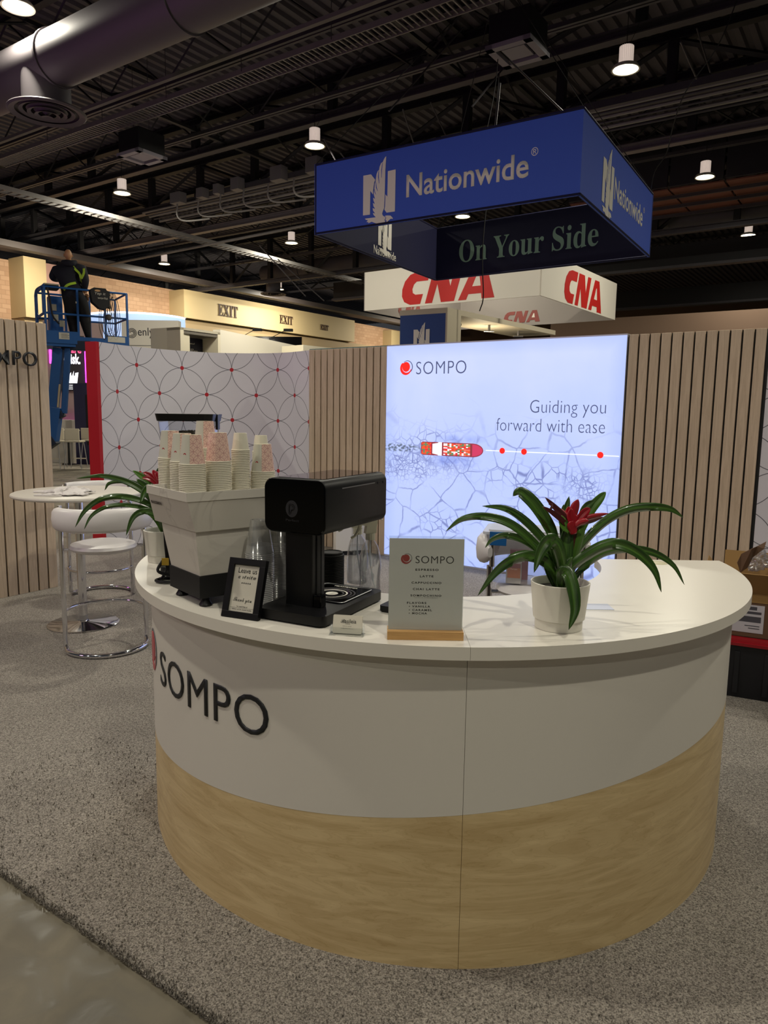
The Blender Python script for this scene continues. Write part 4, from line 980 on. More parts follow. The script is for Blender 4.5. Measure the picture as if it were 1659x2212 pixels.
# crate and coils hanging in the basket
def inb(x, y, z): return Matrix.Translation(A) @ Matrix.Rotation(ang, 4, 'Z') @ Vector((x, y, z))
P = at(213, 668, 16.2); t = T('black_crate', 'black milk crate hanging on the rail of the lift basket beside the worker', 'crate', tuple(P), ang)
b = MB(); b.prism([(-.17, 0), (.18, 0), (.18, .02), (-.17, .02)], 0, .01)
cr = [(-.16, .12), (-.02, 0), (.10, -.02), (.2, .08), (.2, .36), (.14, .38), (.12, .42), (-.12, .42), (-.19, .38), (-.19, .3)]
b = MB(); b.plate(cr, 0, .2); obj('crate_body', b, M_blackm, t)
b = MB(); b.plate([(-.05+.06*cos(a*pi/8), .36+.02*sin(a*pi/8)) for a in range(16)], -.2, .004); obj('hand_hole', b, mat('crate_hole', '#c09a6a', .6), t)
text('lettering', 'Yep it', -.11, .26, .22, .07, M_lab, t, y=-.205, shear=.2); text('lettering', 'works', -.05, .19, .2, .05, M_lab, t, y=-.205, shear=.2)
P = inb(L*.76, .03, .0); t = T('cable_coil', 'grey ropes and cables looped over the right part of the basket rail', 'cable', tuple(P), ang)
M_rope = mat('grey_rope', '#47433c', .8)
for k in range(7):
    x_ = -.1+.04*k; dz = .08*sin(k*2.1)
    obj('loop', MB().tube(crom([(.02*k, -.03, 1.12), (x_-.06, -.05, .8+dz), (x_-.1, -.05, .35+dz), (x_, -.05, .08+abs(dz)), (x_+.1, -.05, .35), (x_+.08, -.05, .8), (.02*k+.02, -.03, 1.12)], 5), .007, 5), M_rope, t)
obj('knot', MB().lathe([(.001, -.07), (.06, -.04), (.07, 0), (.05, .05), (.001, .07)], 12, c=(0, -.05, .56)), M_rope, t, smooth=True)
obj('knot', MB().lathe([(.001, -.05), (.04, -.02), (.05, .02), (.001, .05)], 10, c=(.02, -.05, .78)), M_rope, t, smooth=True)

# ------------------------------------------------------------------ the worker in the basket (seen from behind)
YW = A.y+.45+.1
def w_(px, py, dy=0): return at(px, py, YW+dy)
def skin(name, nodes, edges, root=0, sub=2):
    me = bpy.data.meshes.new(name); me.from_pydata([n[0] for n in nodes], edges, []); o = bpy.data.objects.new(name, me); C.objects.link(o)
    md = o.modifiers.new('s', 'SKIN'); md.use_smooth_shade = True
    for i, n in enumerate(nodes):
        sv = me.skin_vertices[0].data[i]; sv.radius = n[1] if isinstance(n[1], tuple) else (n[1], n[1]); sv.use_root = (i == root)
    ms = o.modifiers.new('u', 'SUBSURF'); ms.levels = sub; ms.render_levels = sub
    dg = bpy.context.evaluated_depsgraph_get(); m2 = bpy.data.meshes.new_from_object(o.evaluated_get(dg)); bpy.data.objects.remove(o)
    bm = bmesh.new(); bm.from_mesh(m2); bpy.data.meshes.remove(m2); return bm
ft = BF
def fl(px, dy): P = w_(px, 724, dy); P.z = ft+.06; return P
hip = w_(163, 644); che = w_(150, 597, .02); nk = w_(149, 566, .03)
nodes = [(hip, (.29, .21)), (w_(158, 622, .02), (.29, .21)), (che, (.33, .22)), (w_(149, 577, .03), (.29, .16)), (nk, .062), (w_(148.5, 559, .03), .068),
         # arms: left one bent on the rail, right one hanging to the rail
         (w_(122, 584, .0), .11), (w_(113, 600, .12), .092), (w_(126, 605, .32), .05), (w_(135, 604, .38), .035),
         (w_(177, 581, .0), .11), (w_(185, 606, -.05), .086), (w_(184, 624, .03), .05), (w_(186, 633, .06), .034),
         # legs
         (w_(155, 664), .18), (w_(158, 694, .03), .13), (fl(160, .02)+Vector((0, 0, .04)), .07), (w_(176, 664), .18), (w_(184, 692, .0), .13), (fl(191, .04)+Vector((0, 0, .04)), .06),
         (fl(156, .16), .045), (fl(194, .2), .045)]
edges = [(0, 1), (1, 2), (2, 3), (3, 4), (4, 5), (3, 6), (6, 7), (7, 8), (8, 9), (3, 10), (10, 11), (11, 12), (12, 13), (0, 14), (14, 15), (15, 16), (0, 17), (17, 18), (18, 19), (16, 20), (19, 21)]
bm = skin('body', nodes, edges)
wk = T('person', 'bald person in a dark jacket with a yellow-green harness standing in the lift basket', 'person', (hip.x, hip.y, ft))
M_jack = mat('navy_jacket', '#10131f', .85, bump=.3, bs=14); M_trou = mat('black_trousers', '#09090c', .85, bump=.2, bs=14); M_skin = mat('skin_tone', '#b98a62', .5); M_boot = mat('dark_boots', '#141210', .6)
hz = hip.z-.02; hand = (nodes[13][0]); hand2 = nodes[9][0]
for f in bm.faces:
    c_ = f.calc_center_median(); f.material_index = 0
    if (c_-hand).length < .07 or (c_-hand2).length < .05 or (c_.z > nk.z+.0 and (c_-nk).length < .14): f.material_index = 2
    elif c_.z < hz and hypot(c_.x-hip.x, 0) < .45 and c_.z < nodes[12][0].z-.02: f.material_index = 1
    if c_.z < ft+.13: f.material_index = 3
body = obj('body', bm, mats=[M_jack, M_trou, M_skin, M_boot], parent=wk, world=True, smooth=True)
# head: rounded skull with jaw, ears, nose, brow
hc = w_(147.2, 551, .02)
b = bmesh.new(); bmesh.ops.create_icosphere(b, subdivisions=4, radius=1)
for v in b.verts:
    x_, y_, z_ = v.co; s = 1.0
    if z_ < 0: s = 1-.28*(-z_)**1.3
    v.co = Vector((x_*.078*s, (y_*.1+(.012*(y_ > 0)*(z_ < 0)))*(s if y_ < 0 else 1-.1*(1-s)), z_*.118))
    if y_ > .8 and abs(x_) < .2 and -.35 < z_ < .1: v.co.y += .02*(1-abs(x_)*5)
    if y_ > .7 and .05 < abs(x_) < .5 and .02 < z_ < .2: v.co.y -= .006
b.transform(Matrix.Translation(hc) @ Matrix.Rotation(radians(28), 4, 'Z') @ Matrix.Rotation(radians(-4), 4, 'X'))
head = obj('head', b, M_skin, wk, world=True, smooth=True)
RH = Matrix.Translation(hc) @ Matrix.Rotation(radians(28), 4, 'Z')
for s in (-1, 1):
    b = MB().lathe([(.001, .0), (.02, .004), (.024, .012), (.016, .018), (.008, .01), (.001, .006)], 14); b.bm.transform(RH @ Matrix.Translation((s*.076, -.002, -.012)) @ Matrix.Rotation(s*pi/2, 4, 'Y') @ Matrix.Diagonal((1.35, .8, 1, 1))); obj('ear', b, M_skin, head, world=True, smooth=True)
    b = MB().lathe([(.001, -.011), (.011, 0), (.001, .011)], 10); b.bm.transform(RH @ Matrix.Translation((s*.03, .083, .005))); obj('eye', b, mat('eye_white', '#d8d4cc', .3), head, world=True, smooth=True)
b = MB().box(-.024, .024, .086, .094, -.056, -.048, .003); b.bm.transform(RH); obj('mouth', b, mat('lip_tone', '#8a5044', .5), head, world=True)
# hands with fingers
def hand_at(P, dirv, side, nm='hand'):
    d = Vector(dirv).normalized(); sd = d.cross(Vector((0, 0, 1))).normalized()*side; dn = Vector((0, 0, -1)); pal = [(P, .03), (P+d*.05, (.036, .018)), (P+d*.085, (.034, .014))]; b = bmesh.new()
    def chain(pts):
        q = skin('finger', pts, [(i, i+1) for i in range(len(pts)-1)], 0, 1); me = bpy.data.meshes.new('x'); q.to_mesh(me); q.free(); b.from_mesh(me); bpy.data.meshes.remove(me)
    chain(pal)
    for k, ln in enumerate((.065, .075, .07, .052)):
        o_ = P+d*.075+sd*(.028-.019*k); chain([(o_, .0095), (o_+d*ln*.45+dn*.008, .009), (o_+d*ln*.7+dn*.03, .0082), (o_+d*ln*.62+dn*.05, .007)])
    o_ = P+d*.025+sd*.026; chain([(o_, .011), (o_+sd*.028+d*.02+dn*.01, .0105), (o_+sd*.034+d*.045+dn*.028, .009)])
    return obj(nm, b, M_skin, wk, world=True, smooth=True)
hand_at(nodes[13][0], (.15, .3, -.95), 1); hand_at(nodes[9][0], (.7, .6, -.1), -1)
# hood, harness straps
b = MB().tube(crom([w_(136, 566, -.04), w_(144, 568, -.16), w_(155, 569, -.16), w_(163, 566, -.04)], 5), [.045+.03*sin(pi*k/15) for k in range(16)], 10); obj('hood', b, M_jack, wk, world=True, smooth=True)
M_hiv = mat('hi_vis_strap', '#a9cf2e', .6)
from mathutils.bvhtree import BVHTree
bvh = BVHTree.FromObject(body, bpy.context.evaluated_depsgraph_get()); Lb = rootmat(wk).inverted()
def strap(pts, wd=.045, m=M_hiv):
    b = MB(); prev = None; Q = []
    for px, py in pts:
        o_ = Lb @ Vector((0, 0, CAMZ)); P1 = Lb @ at(px, py, 30); h, n_, _, _ = bvh.ray_cast(o_, (P1-o_).normalized())
        Q.append((h+(o_-h).normalized()*.014) if h else Lb @ w_(px, py, -.2))
    Q = crom(Q, 4); V = []
    for i, q in enumerate(Q):
        d = (Q[min(i+1, len(Q)-1)]-Q[max(i-1, 0)]).normalized(); s = d.cross(Vector((0, 1, 0))).normalized()*wd/2; V.append((b.bm.verts.new(q-s), b.bm.verts.new(q+s)))
    for p, q in zip(V, V[1:]): b.bm.faces.new((p[0], p[1], q[1], q[0]))
    o_ = obj('harness_strap', b, m, wk); md = o_.modifiers.new('t', 'SOLIDIFY'); md.thickness = .01; md.offset = 0; return o_
strap([(156, 573), (163, 582), (171, 590), (176, 600)]); strap([(181, 580), (181, 590), (176, 602)]); strap([(173, 592), (175, 602), (176.5, 610)], .05); strap([(138, 627), (142, 619), (150, 614), (164, 611)], .05)
strap([(176, 610), (178, 617), (182, 622)], .03, M_blackm)

# ------------------------------------------------------------------ the counter
CX, CY, R, HT, TH, OV = .2333, 3.2338, 1.2252, 1.0461, .0385, .0594
cnt = T('reception_counter', 'curved white and maple counter with a half-ring white top and dark raised name', 'counter', (CX, CY, .012))
def sector(r0, r1, a0, a1, zlo, zhi, n=48, inner=True):
    """ring segment; angle 0 faces the camera; zlo / zhi may depend on the angle"""
    bm = bmesh.new(); lay = bm.loops.layers.uv.new('UVMap'); V = []
    for i in range(n+1):
        a = radians(a0+(a1-a0)*i/n); s, c = sin(a), -cos(a)
        V.append([bm.verts.new((r*s, r*c, z)) for r, z in ((r1, zlo(a)), (r1, zhi(a)), (r0, zhi(a)), (r0, zlo(a)))] + [a])
    def f(vs, uvs):
        q = bm.faces.new(vs)
        for l, u_ in zip(q.loops, uvs): l[lay].uv = u_
    for P, Q in zip(V, V[1:]):
        ua, ub = P[4]*R, Q[4]*R
        for j, r in ((0, r1), (1, r1), (2, r0), (3, r0)):
            k = (j+1) % 4; za, zb = P[j].co.z, P[k].co.z
            f((P[j], Q[j], Q[k], P[k]), ((ua, za), (ub, Q[j].co.z), (ub, Q[k].co.z+(.3 if j in (1, 3) else 0)), (ua, zb+(.3 if j in (1, 3) else 0))))
    f(V[0][:4], ((0, 0), (0, 1), (.3, 1), (.3, 0))); f(V[-1][:4][::-1], ((0, 0), (0, 1), (.3, 1), (.3, 0)))
    bmesh.ops.recalc_face_normals(bm, faces=bm.faces[:]); return bm
z_ = lambda v: (lambda a: v)
H0 = HT-.012
split = lambda a: .500+.123*sin(a)
SEAM = .55
for a0, a1, lab in ((-89, SEAM-.03, None), (SEAM+.03, 89, None)):
    obj('maple_panel', sector(R-.03, R, a0, a1, z_(0), split), M_maple, cnt, smooth=True)
    obj('white_panel', sector(R-.03, R+.0005, a0, a1, lambda a: split(a)+.0006, z_(H0-TH)), M_white, cnt, smooth=True)
obj('carcass', sector(R-.42, R-.032, -88.5, 88.5, z_(0), z_(H0-TH-.001)), mat('dark_carcass', '#3a322a', .7), cnt)
for a0, a1 in ((-90, SEAM-.02), (SEAM+.02, 90)):
    bm = sector(.722, R+OV, a0, a1, z_(H0-TH), z_(H0), 56)
    obj('countertop', bm, M_top, cnt, smooth=True)
bm = text_bm('SOMPO', .672, .131, bold=-.004, ext=.0025, cut=.02, spacing=1.06)
for v in bm.verts:
    a = radians(-59.8)+v.co.x/R; r = R+.0012-v.co.y; v.co = Vector((r*sin(a), -r*cos(a), .660+v.co.z))
obj('lettering', bm, M_ink, cnt)
tmp = T('tmp', 'x', 'x'); sompo_mark(tmp, 0, .74, .098, 0, mat('sheen_red', '#b8434c', .35), mat('mark_grey', '#6d6d72', .5))  # red made paler in colour, for the sheen at a grazing view
for o in list(tmp.children):
    bm = bmesh.new(); bm.from_mesh(o.data)
    for v in bm.verts:
        a = radians(-67.5)+v.co.x/R; r = R+.0012-v.co.y; v.co = Vector((r*sin(a), -r*cos(a), v.co.z))
    bm.to_mesh(o.data); bm.free(); o.parent = cnt
bpy.data.objects.remove(tmp)
obj('cable_grommet', MB().lathe([(.001, H0+.004), (.03, H0+.004), (.04, H0+.002), (.042, H0), (.036, H0)], 32, c=(1.215-CX, 3.163-CY, 0)), mat('cream_plastic', '#cfc8a8', .4), cnt, smooth=True)

# ------------------------------------------------------------------ espresso machine
g = NT('marble_print', .22); vec, _ = g.coord()
nn = g.noise(vec, 3.2, 5, 1.2); vv = g.math('ABSOLUTE', g.math('SUBTRACT', nn, .5)); ms_ = g.noise(vec, 1.5, 2)
vein = g.math('MULTIPLY', g.math('SUBTRACT', 1.0, g.step(vv, .0, .022)), g.step(ms_, .42, .6))
M_marble = g.color(g.mix(g.math('MULTIPLY', vein, .6), g.mix(g.noise(vec, 2, 3), lin('#cfc9c0'), lin('#dcd7cc')), lin('#8d8680')))
F = Vector((-.597, 2.315, 0)); eL = Vector((-.643, .766, 0)); eR = Vector((.766, .643, 0))
esp = T('espresso_machine', 'white marbled espresso machine on a black base with paper cups stacked on it', 'coffee machine', tuple(F+Vector((0, 0, HT))))
def P2(a, b_): q = F+eL*a+eR*b_; return (q.x, q.y)
def ring4(l0, l1, r0, r1): return [P2(l0, r0), P2(l0, r1), P2(l1, r1), P2(l1, r0)]
def esp_obj(nm, b, m, **k):
    bmesh.ops.recalc_face_normals(b.bm, faces=b.bm.faces[:]); return obj(nm, b, m, esp, world=True, **k)
base = esp_obj('base', MB().prism(ring4(0, .232, 0, .40), 1.076, 1.150), M_blackm)
for a, b_ in ((.02, .03), (.02, .36), (.2, .03), (.2, .36)):
    q = P2(a, b_); obj('foot', MB().lathe([(.001, HT), (.021, HT), (.022, HT+.005), (.013, HT+.02), (.013, 1.077), (.001, 1.077)], 20, c=(q[0], q[1], 0)), M_black, esp, world=True, smooth=True)
esp_obj('lower_body', MB().prism(ring4(.004, .228, .004, .39), 1.151, 1.272, ring4(-.012, .246, -.014, .41)).prism(ring4(-.012, .246, -.014, .41), 1.272, 1.302, ring4(-.014, .252, -.016, .415)), M_marble)
up = MB(); up.prism(ring4(-.024, .296, -.022, .455), 1.302, 1.404, ring4(-.048, .262, -.058, .47))
# rim of the cup tray: four thin walls
o_, i_ = (-.050, .264, -.062, .476), (-.042, .256, -.054, .468)
for q in ((o_[0], i_[0], o_[2], o_[3]), (i_[1], o_[1], o_[2], o_[3]), (i_[0], i_[1], o_[2], i_[2]), (i_[0], i_[1], i_[3], o_[3])): up.prism(ring4(q[0], q[1], q[2], q[3]), 1.404, 1.432)
esp_obj('upper_body', up, M_marble)
esp_obj('cup_tray', MB().prism(ring4(-.044, .258, -.056, .466), 1.4045, 1.407), M_alu)
# name on the left-hand face
Mf = Matrix.Translation(F+eL*.318+eR*-.0225+Vector((0, 0, 0))) @ Matrix.Rotation(atan2(-eL.y, -eL.x), 4, 'Z')
bm = text_bm('BLACKSMITH', .083, .011, ext=.001)
bm.transform(Matrix.Translation(F+eL*.252+eR*-.0485+Vector((0, 0, 1.370))) @ Matrix.Rotation(atan2(-eL.y, -eL.x), 4, 'Z') @ Matrix.Rotation(radians(19), 4, 'X')); obj('lettering', bm, mat('grey_print', '#5a5450', .5), esp, world=True)

# ------------------------------------------------------------------ paper cups
CH, CR, CS = .097, .0425, .0292     # height, rim radius, small-end radius
def cup_nested(name, H, r1, r0, frac, m):
    b = MB(); k = r1-(r1-r0)*frac
    b.lathe([(r1-.003, .001), (r1, .0), (r1+.0008, .0022), (r1, .0042), (r1-.0022, .0045), (r1-(r1-r0)*frac-.0018, H*frac)], 28)
    return b
def cup_shell(r1, r0, H, a0, a1, m, nm, parent, off=0.0, n=28):
    bm = bmesh.new(); lay = bm.loops.layers.uv.new('UVMap'); V = []
    for i in range(n+1):
        a = radians(a0+(a1-a0)*i/n); V.append([bm.verts.new(((r+off)*sin(a), -(r+off)*cos(a), z)) for r, z in ((r1-.0022, .0045), (r0, H))]+[a])
    for p, q in zip(V, V[1:]):
        f = bm.faces.new((p[0], q[0], q[1], p[1]))
        for l, uv_ in zip(f.loops, ((p[2]*.036, 0), (q[2]*.036, 0), (q[2]*.036, H), (p[2]*.036, H))): l[lay].uv = uv_
    return obj(nm, bm, m, parent, smooth=True)
def cup_text(body, ang, z, wd, h, m, parent, flip=True, r1=CR, r0=CS, H=CH):
    bm = text_bm(body, wd, h, ext=0, bold=.01)
    for v in bm.verts:
        x_, zz = v.co.x, v.co.z
        if flip: x_, zz = -x_, -zz
        z1 = z+zz; r = r1-.0022-(r1-r0)*(z1/H)+.0006; a = radians(ang)+x_/r; v.co = Vector((r*sin(a), -r*cos(a), z1))
    return obj('lettering', bm, m, parent)
nest_big = nest_small = top_small = None
random.seed(5)
stacks = [('a', (-.753, 2.559), 1.615, 0, 'leftmost stack on the espresso machine'), ('b', (-.688, 2.478), 1.606, 0, 'second stack from the left on the espresso machine'), ('c', (-.624, 2.358), 1.609, 0, 'front corner stack on the espresso machine'),
          ('d', (-.640, 2.60), 1.650, 0, 'tallest stack, in front of the bean hopper'), ('e', (-.555, 2.425), 1.616, 1, 'all-pink stack right of the front corner stack'), ('f', (-.492, 2.485), 1.610, 2, 'narrow plain cream stack in the middle'),
          ('g', (-.445, 2.62), 1.603, 2, 'plain cream stack at the back right'), ('h', (-.425, 2.535), 1.574, 0, 'shortest stack, at the right end of the tray')]
for key, (x_, y_), top, kind, where in stacks:
    H, r1, r0 = (CH, CR, CS) if kind < 2 else (.060, .031, .0215)
    n = int(round((top-H-1.407)/.0058)); grp = 'paper cups, '+where
    for k in range(n):
        if kind < 2:
            if nest_big is None: nest_big = obj('paper_cup', cup_nested('c', H, r1, r0, .22, M_cup), M_cup, smooth=True); o = nest_big
            else: o = nest_big.copy(); C.objects.link(o)
        else:
            if nest_small is None: nest_small = obj('paper_cup', cup_nested('c', H, r1, r0, .3, M_cup), M_cup, smooth=True); o = nest_small
            else: o = nest_small.copy(); C.objects.link(o)
        o.location = (x_+random.uniform(-.0004, .0004), y_, 1.4075+k*.0058); o.rotation_euler = (0, 0, random.uniform(0, 6))
        tag(o, 'nested paper cup rim, %s' % where, 'cup', grp)
    t = T('paper_cup', 'topmost paper cup, %s' % where, 'cup', (x_, y_, 1.4075+n*.0058), group=grp)
    obj('rim', MB().lathe([(r1-.003, .001), (r1, .0), (r1+.0008, .0022), (r1, .0042), (r1-.0022, .0045)], 32), M_cup, t, smooth=True)
    if kind == 0:
        cup_shell(r1, r0, H, 0, 360, M_cupgrey, 'cup_wall', t); cup_shell(r1, r0, H, 4, 150, M_cuppat, 'pink_print', t, .0004)
        cup_text('SOMPO', -36, .037, .044, .0075, M_ink, t)
        b = MB(); b.lathe([(.0001, 0), (.0052, 0)], 16); a = radians(-24); r = CR-.0022-(CR-CS)*(.034/CH)+.0008
        b.bm.transform(Matrix.Translation((r*sin(a), -r*cos(a), .034)) @ Matrix.Rotation(a, 4, 'Z') @ Matrix.Rotation(pi/2, 4, 'X')); obj('printed_mark', b, M_red, t)
        for zz, wd, s_ in ((.079, .020, 'Welcome'), (.068, .028, 'innovators'), (.0605, .024, '(coffee)')): cup_text(s_, -20, zz+.004, wd, .0038, mat('cup_small_print', '#5a5a58', .6), t)
    elif kind == 1: cup_shell(r1, r0, H, 0, 360, M_cuppat, 'cup_wall', t)
    else: cup_shell(r1, r0, H, 0, 360, M_cup, 'cup_wall', t)
    obj('cup_bottom', MB().lathe([(r0, H), (r0-.002, H), (r0-.002, H-.006), (.001, H-.006)], 28), M_cup, t, smooth=True)

# ------------------------------------------------------------------ grinder with its bean hopper
gx, gy = -.78, 2.92
t = T('coffee_grinder', 'coffee grinder with a clear bean hopper and black lid behind the paper cups', 'grinder', (gx, gy, HT), 0)
def grp(hw, hd, r=.03): return rrect(-hw, hw, -hd, hd, r)
obj('grinder_body', MB().prism(grp(.085, .10), 0, .38, grp(.08, .09)), M_black, t, smooth=True)
obj('grinder_base', MB().prism(grp(.10, .13), 0, .03), M_black, t)
hb = MB(); A_, B_ = grp(.085, .075, .03), grp(.106, .092, .03)
Va = [hb.bm.verts.new((p[0], p[1], .385)) for p in A_]; Vb = [hb.bm.verts.new((p[0], p[1], .60)) for p in B_]
for i in range(len(Va)): hb.bm.faces.new((Va[i], Va[(i+1) % len(Va)], Vb[(i+1) % len(Va)], Vb[i]))
obj('hopper', hb, clear('hopper_plastic', (.88, .9, .95), .10), t, smooth=True)
obj('lid', MB().prism(grp(.109, .095), .598, .626, grp(.114, .10)), M_black, t); obj('lid_latch', MB().box(.108, .117, -.02, .02, .565, .626, .003), M_black, t)
M_bean = mat('coffee_beans', '#24140c', .5, bump=.6, bs=120)
obj('bean_fill', MB().prism(grp(.08, .07), .39, .545, grp(.095, .082)), M_bean, t)
be = None
for k in range(150):
    if be is None: be = obj('coffee_bean', MB().lathe([(.001, -.0055), (.004, -.003), (.005, 0), (.004, .003), (.001, .0055)], 8), M_bean, t, smooth=True)
    else: q = be.copy(); C.objects.link(q); q.parent = t; be_ = q
    q = be if k == 0 else q
    a, r = random.uniform(0, 2*pi), sqrt(random.random()); q.location = (.09*r*cos(a), .077*r*sin(a), .546+random.random()*.008+.006*(1-r)); q.rotation_euler = (random.uniform(0, 3), random.uniform(0, 3), random.uniform(0, 3))

# ------------------------------------------------------------------ black milk machine
F2 = Vector((-.176, 2.095, HT)); a_ = atan2(-.448, .894)
t = T('milk_machine', 'tall black machine with a big rounded head, round badge and drip tray', 'coffee machine', tuple(F2), a_)
bp_ = rrect(-.245, 0, 0, .40, .028)
obj('base', MB().prism(bp_, .006, .036), M_black, t, smooth=True)
obj('base_underside', MB().prism(rrect(-.235, -.01, .01, .39, .02), .002, .006), M_blackm, t)
for p in ((-.2, .03), (-.04, .03), (-.2, .37), (-.04, .37)): obj('foot', MB().cyl((p[0], p[1], 0), (p[0], p[1], .006), .012, 12), M_blackm, t)
col = MB(); col.prism(rrect(-.191, -.09, .08, .155, .008), .036, .275); obj('column', col, M_black, t, smooth=True)
obj('column_strip', MB().box(-.0905, -.086, .105, .125, .05, .26), M_blackm, t); obj('column_strip', MB().box(-.0905, -.0865, .132, .148, .036, .275), mat('dark_strip', '#26262a', .5), t)
obj('drain_knob', MB().box(-.09, -.062, .085, .12, .036, .075, .004), M_gloss, t)
hd = MB(); prof = rrect(-.256, -.03, .268, .437, .03, 8)
y0, y1 = .06, .475
def loft(b, prof, ys, ins):
    R_ = []
    cxm = sum(p[0] for p in prof)/len(prof); czm = sum(p[1] for p in prof)/len(prof)
    for y_, i_ in zip(ys, ins):
        R_.append([b.bm.verts.new((p[0]-(i_ if p[0] > cxm else -i_), y_, p[1]-(i_ if p[1] > czm else -i_))) for p in prof])
    for P_, Q_ in zip(R_, R_[1:]):
        for i in range(len(prof)): b.bm.faces.new((P_[i], P_[(i+1) % len(prof)], Q_[(i+1) % len(prof)], Q_[i]))
    b.bm.faces.new(R_[0][::-1]); b.bm.faces.new(R_[-1]); bmesh.ops.recalc_face_normals(b.bm, faces=b.bm.faces[:]); return b
obj('head', loft(hd, prof, (y0+.004, y0+.008, y1-.008, y1), (.002, 0, 0, .006)), mat('black_shell', '#101013', .45, spec=.35), t, smooth=True)
obj('back_panel', loft(MB(), rrect(-.254, -.032, .270, .435, .028, 8), (y0, y0+.004), (.003, 0)), M_gloss, t, smooth=True)
obj('top_glass', MB().prism(rrect(-.225, -.055, .09, .45, .012), .437, .4385), mat('black_glass', '#08080a', .03), t)
obj('side_slot', MB().box(-.0302, -.029, .16, .38, .405, .408), mat('silver_line', '#6a6a6e', .3), t)
for y_ in (.405, .445): obj('side_screw', MB().cyl((-.031, y_, .405), (-.0285, y_, .405), .004, 10), M_gloss, t)
b = MB(); b.plate([(-.150+.022*cos(k*pi/18), .345+.026*sin(k*pi/18)) for k in range(36)], y0, .0012); bd = obj('badge', b, mat('badge_grey', '#2c2c30', .35), t)
for sc in (.013, .009):
    pts = [(-.5, -1), (-.5, .6), (-.3, 1), (.5, 1), (1, .6), (1, 0), (.6, -.3), (.2, -.4), (.1, -.9), (-.2, -1.1)]
    obj('badge_letter', MB().tube([(-.153+p[0]*sc, y0-.0014, .345+p[1]*sc*1.1) for p in crom([(p[0], p[1], 0) for p in pts], 3, True)], .0007, 4, closed=True), M_gloss, bd)
text('lettering', 'Perfect', -.172, .306, .048, .007, mat('badge_grey', '#000000', 0), t, y=y0-.0003, ext=.0003)
tr = obj('drip_tray', MB().prism(rrect(-.215, -.03, .165, .375, .015), .0362, .0385), M_gloss, t)
obj('tray_rim', MB().tube([(p[0], p[1], .039) for p in rrect(-.215, -.03, .165, .375, .015)], .0016, 5, closed=True), M_alu, t)
for r_, m_ in ((.052, M_cream), (.020, M_cream), (.066, M_mid), (.078, M_mid), (.040, M_mid)):
    obj('tray_ring', MB().lathe([(r_-.0035, .0387), (r_, .0392), (r_+.002, .0387)] if r_ != .02 else [(.001, .039), (.02, .0392), (.021, .0385)], 40, c=(-.125, .26, 0)), m_, t, smooth=True)
bm = text_bm('MILKSTEAMER', .09, .011, ext=.0004); bm.transform(Matrix.Translation((-.17, .352, .039)) @ Matrix.Rotation(-pi/2, 4, 'X')); obj('lettering', bm, M_cream, t)

# ------------------------------------------------------------------ clear cups, lids
M_clr = clear('clear_cup', (.95, .95, .94), .2, .12, body=.16)
cn = None; M_rimc = clear('clear_cup_rim', (.95, .95, .94), .3, .15, body=.4)
for (x_, y_), n, where in (((-.408, 2.36), 29, 'left clear stack behind the review frame'), ((-.352, 2.50), 31, 'right clear stack beside the black machine')):
    H, r1, r0 = .108, .047, .029
    for k in range(n):
        b = None
        if cn is None: cn = obj('clear_cup', MB().lathe([(r1, .0), (r1+.0012, .002), (r1-.001, .0045), (r1-(r1-r0)*.3, H*.3)], 28), M_rimc, smooth=True); o = cn
        else: o = cn.copy(); C.objects.link(o)
        o.location = (x_, y_, HT+.0005+k*.0062); tag(o, 'nested clear plastic cup, ' + where, 'cup', 'clear cups, '+where)
    t = T('clear_cup', 'topmost clear plastic cup, '+where, 'cup', (x_, y_, HT+.0005+n*.0062), group='clear cups, '+where)
    obj('cup_wall', MB().lathe([(r1, .0), (r1+.0012, .002), (r1-.001, .0045), (r0, H), (r0-.002, H), (r0-.003, H-.005), (.001, H-.005)], 36), M_clr, t, smooth=True)
ld = None
for k in range(19):
    if ld is None: ld = obj('cup_lid', MB().lathe([(.047, 0), (.0475, .003), (.046, .0045), (.043, .006), (.042, .013), (.038, .015), (.036, .012), (.001, .012)], 32), M_blackm, smooth=True); o = ld
    else: o = ld.copy(); C.objects.link(o)
    o.location = (-.193, 2.665, HT+.0005+k*.0062); tag(o, 'black plastic cup lid in the stack behind the black machine', 'lid', 'black cup lids behind the black machine')
o['label'] = 'topmost black plastic cup lid of the stack behind the black machine'

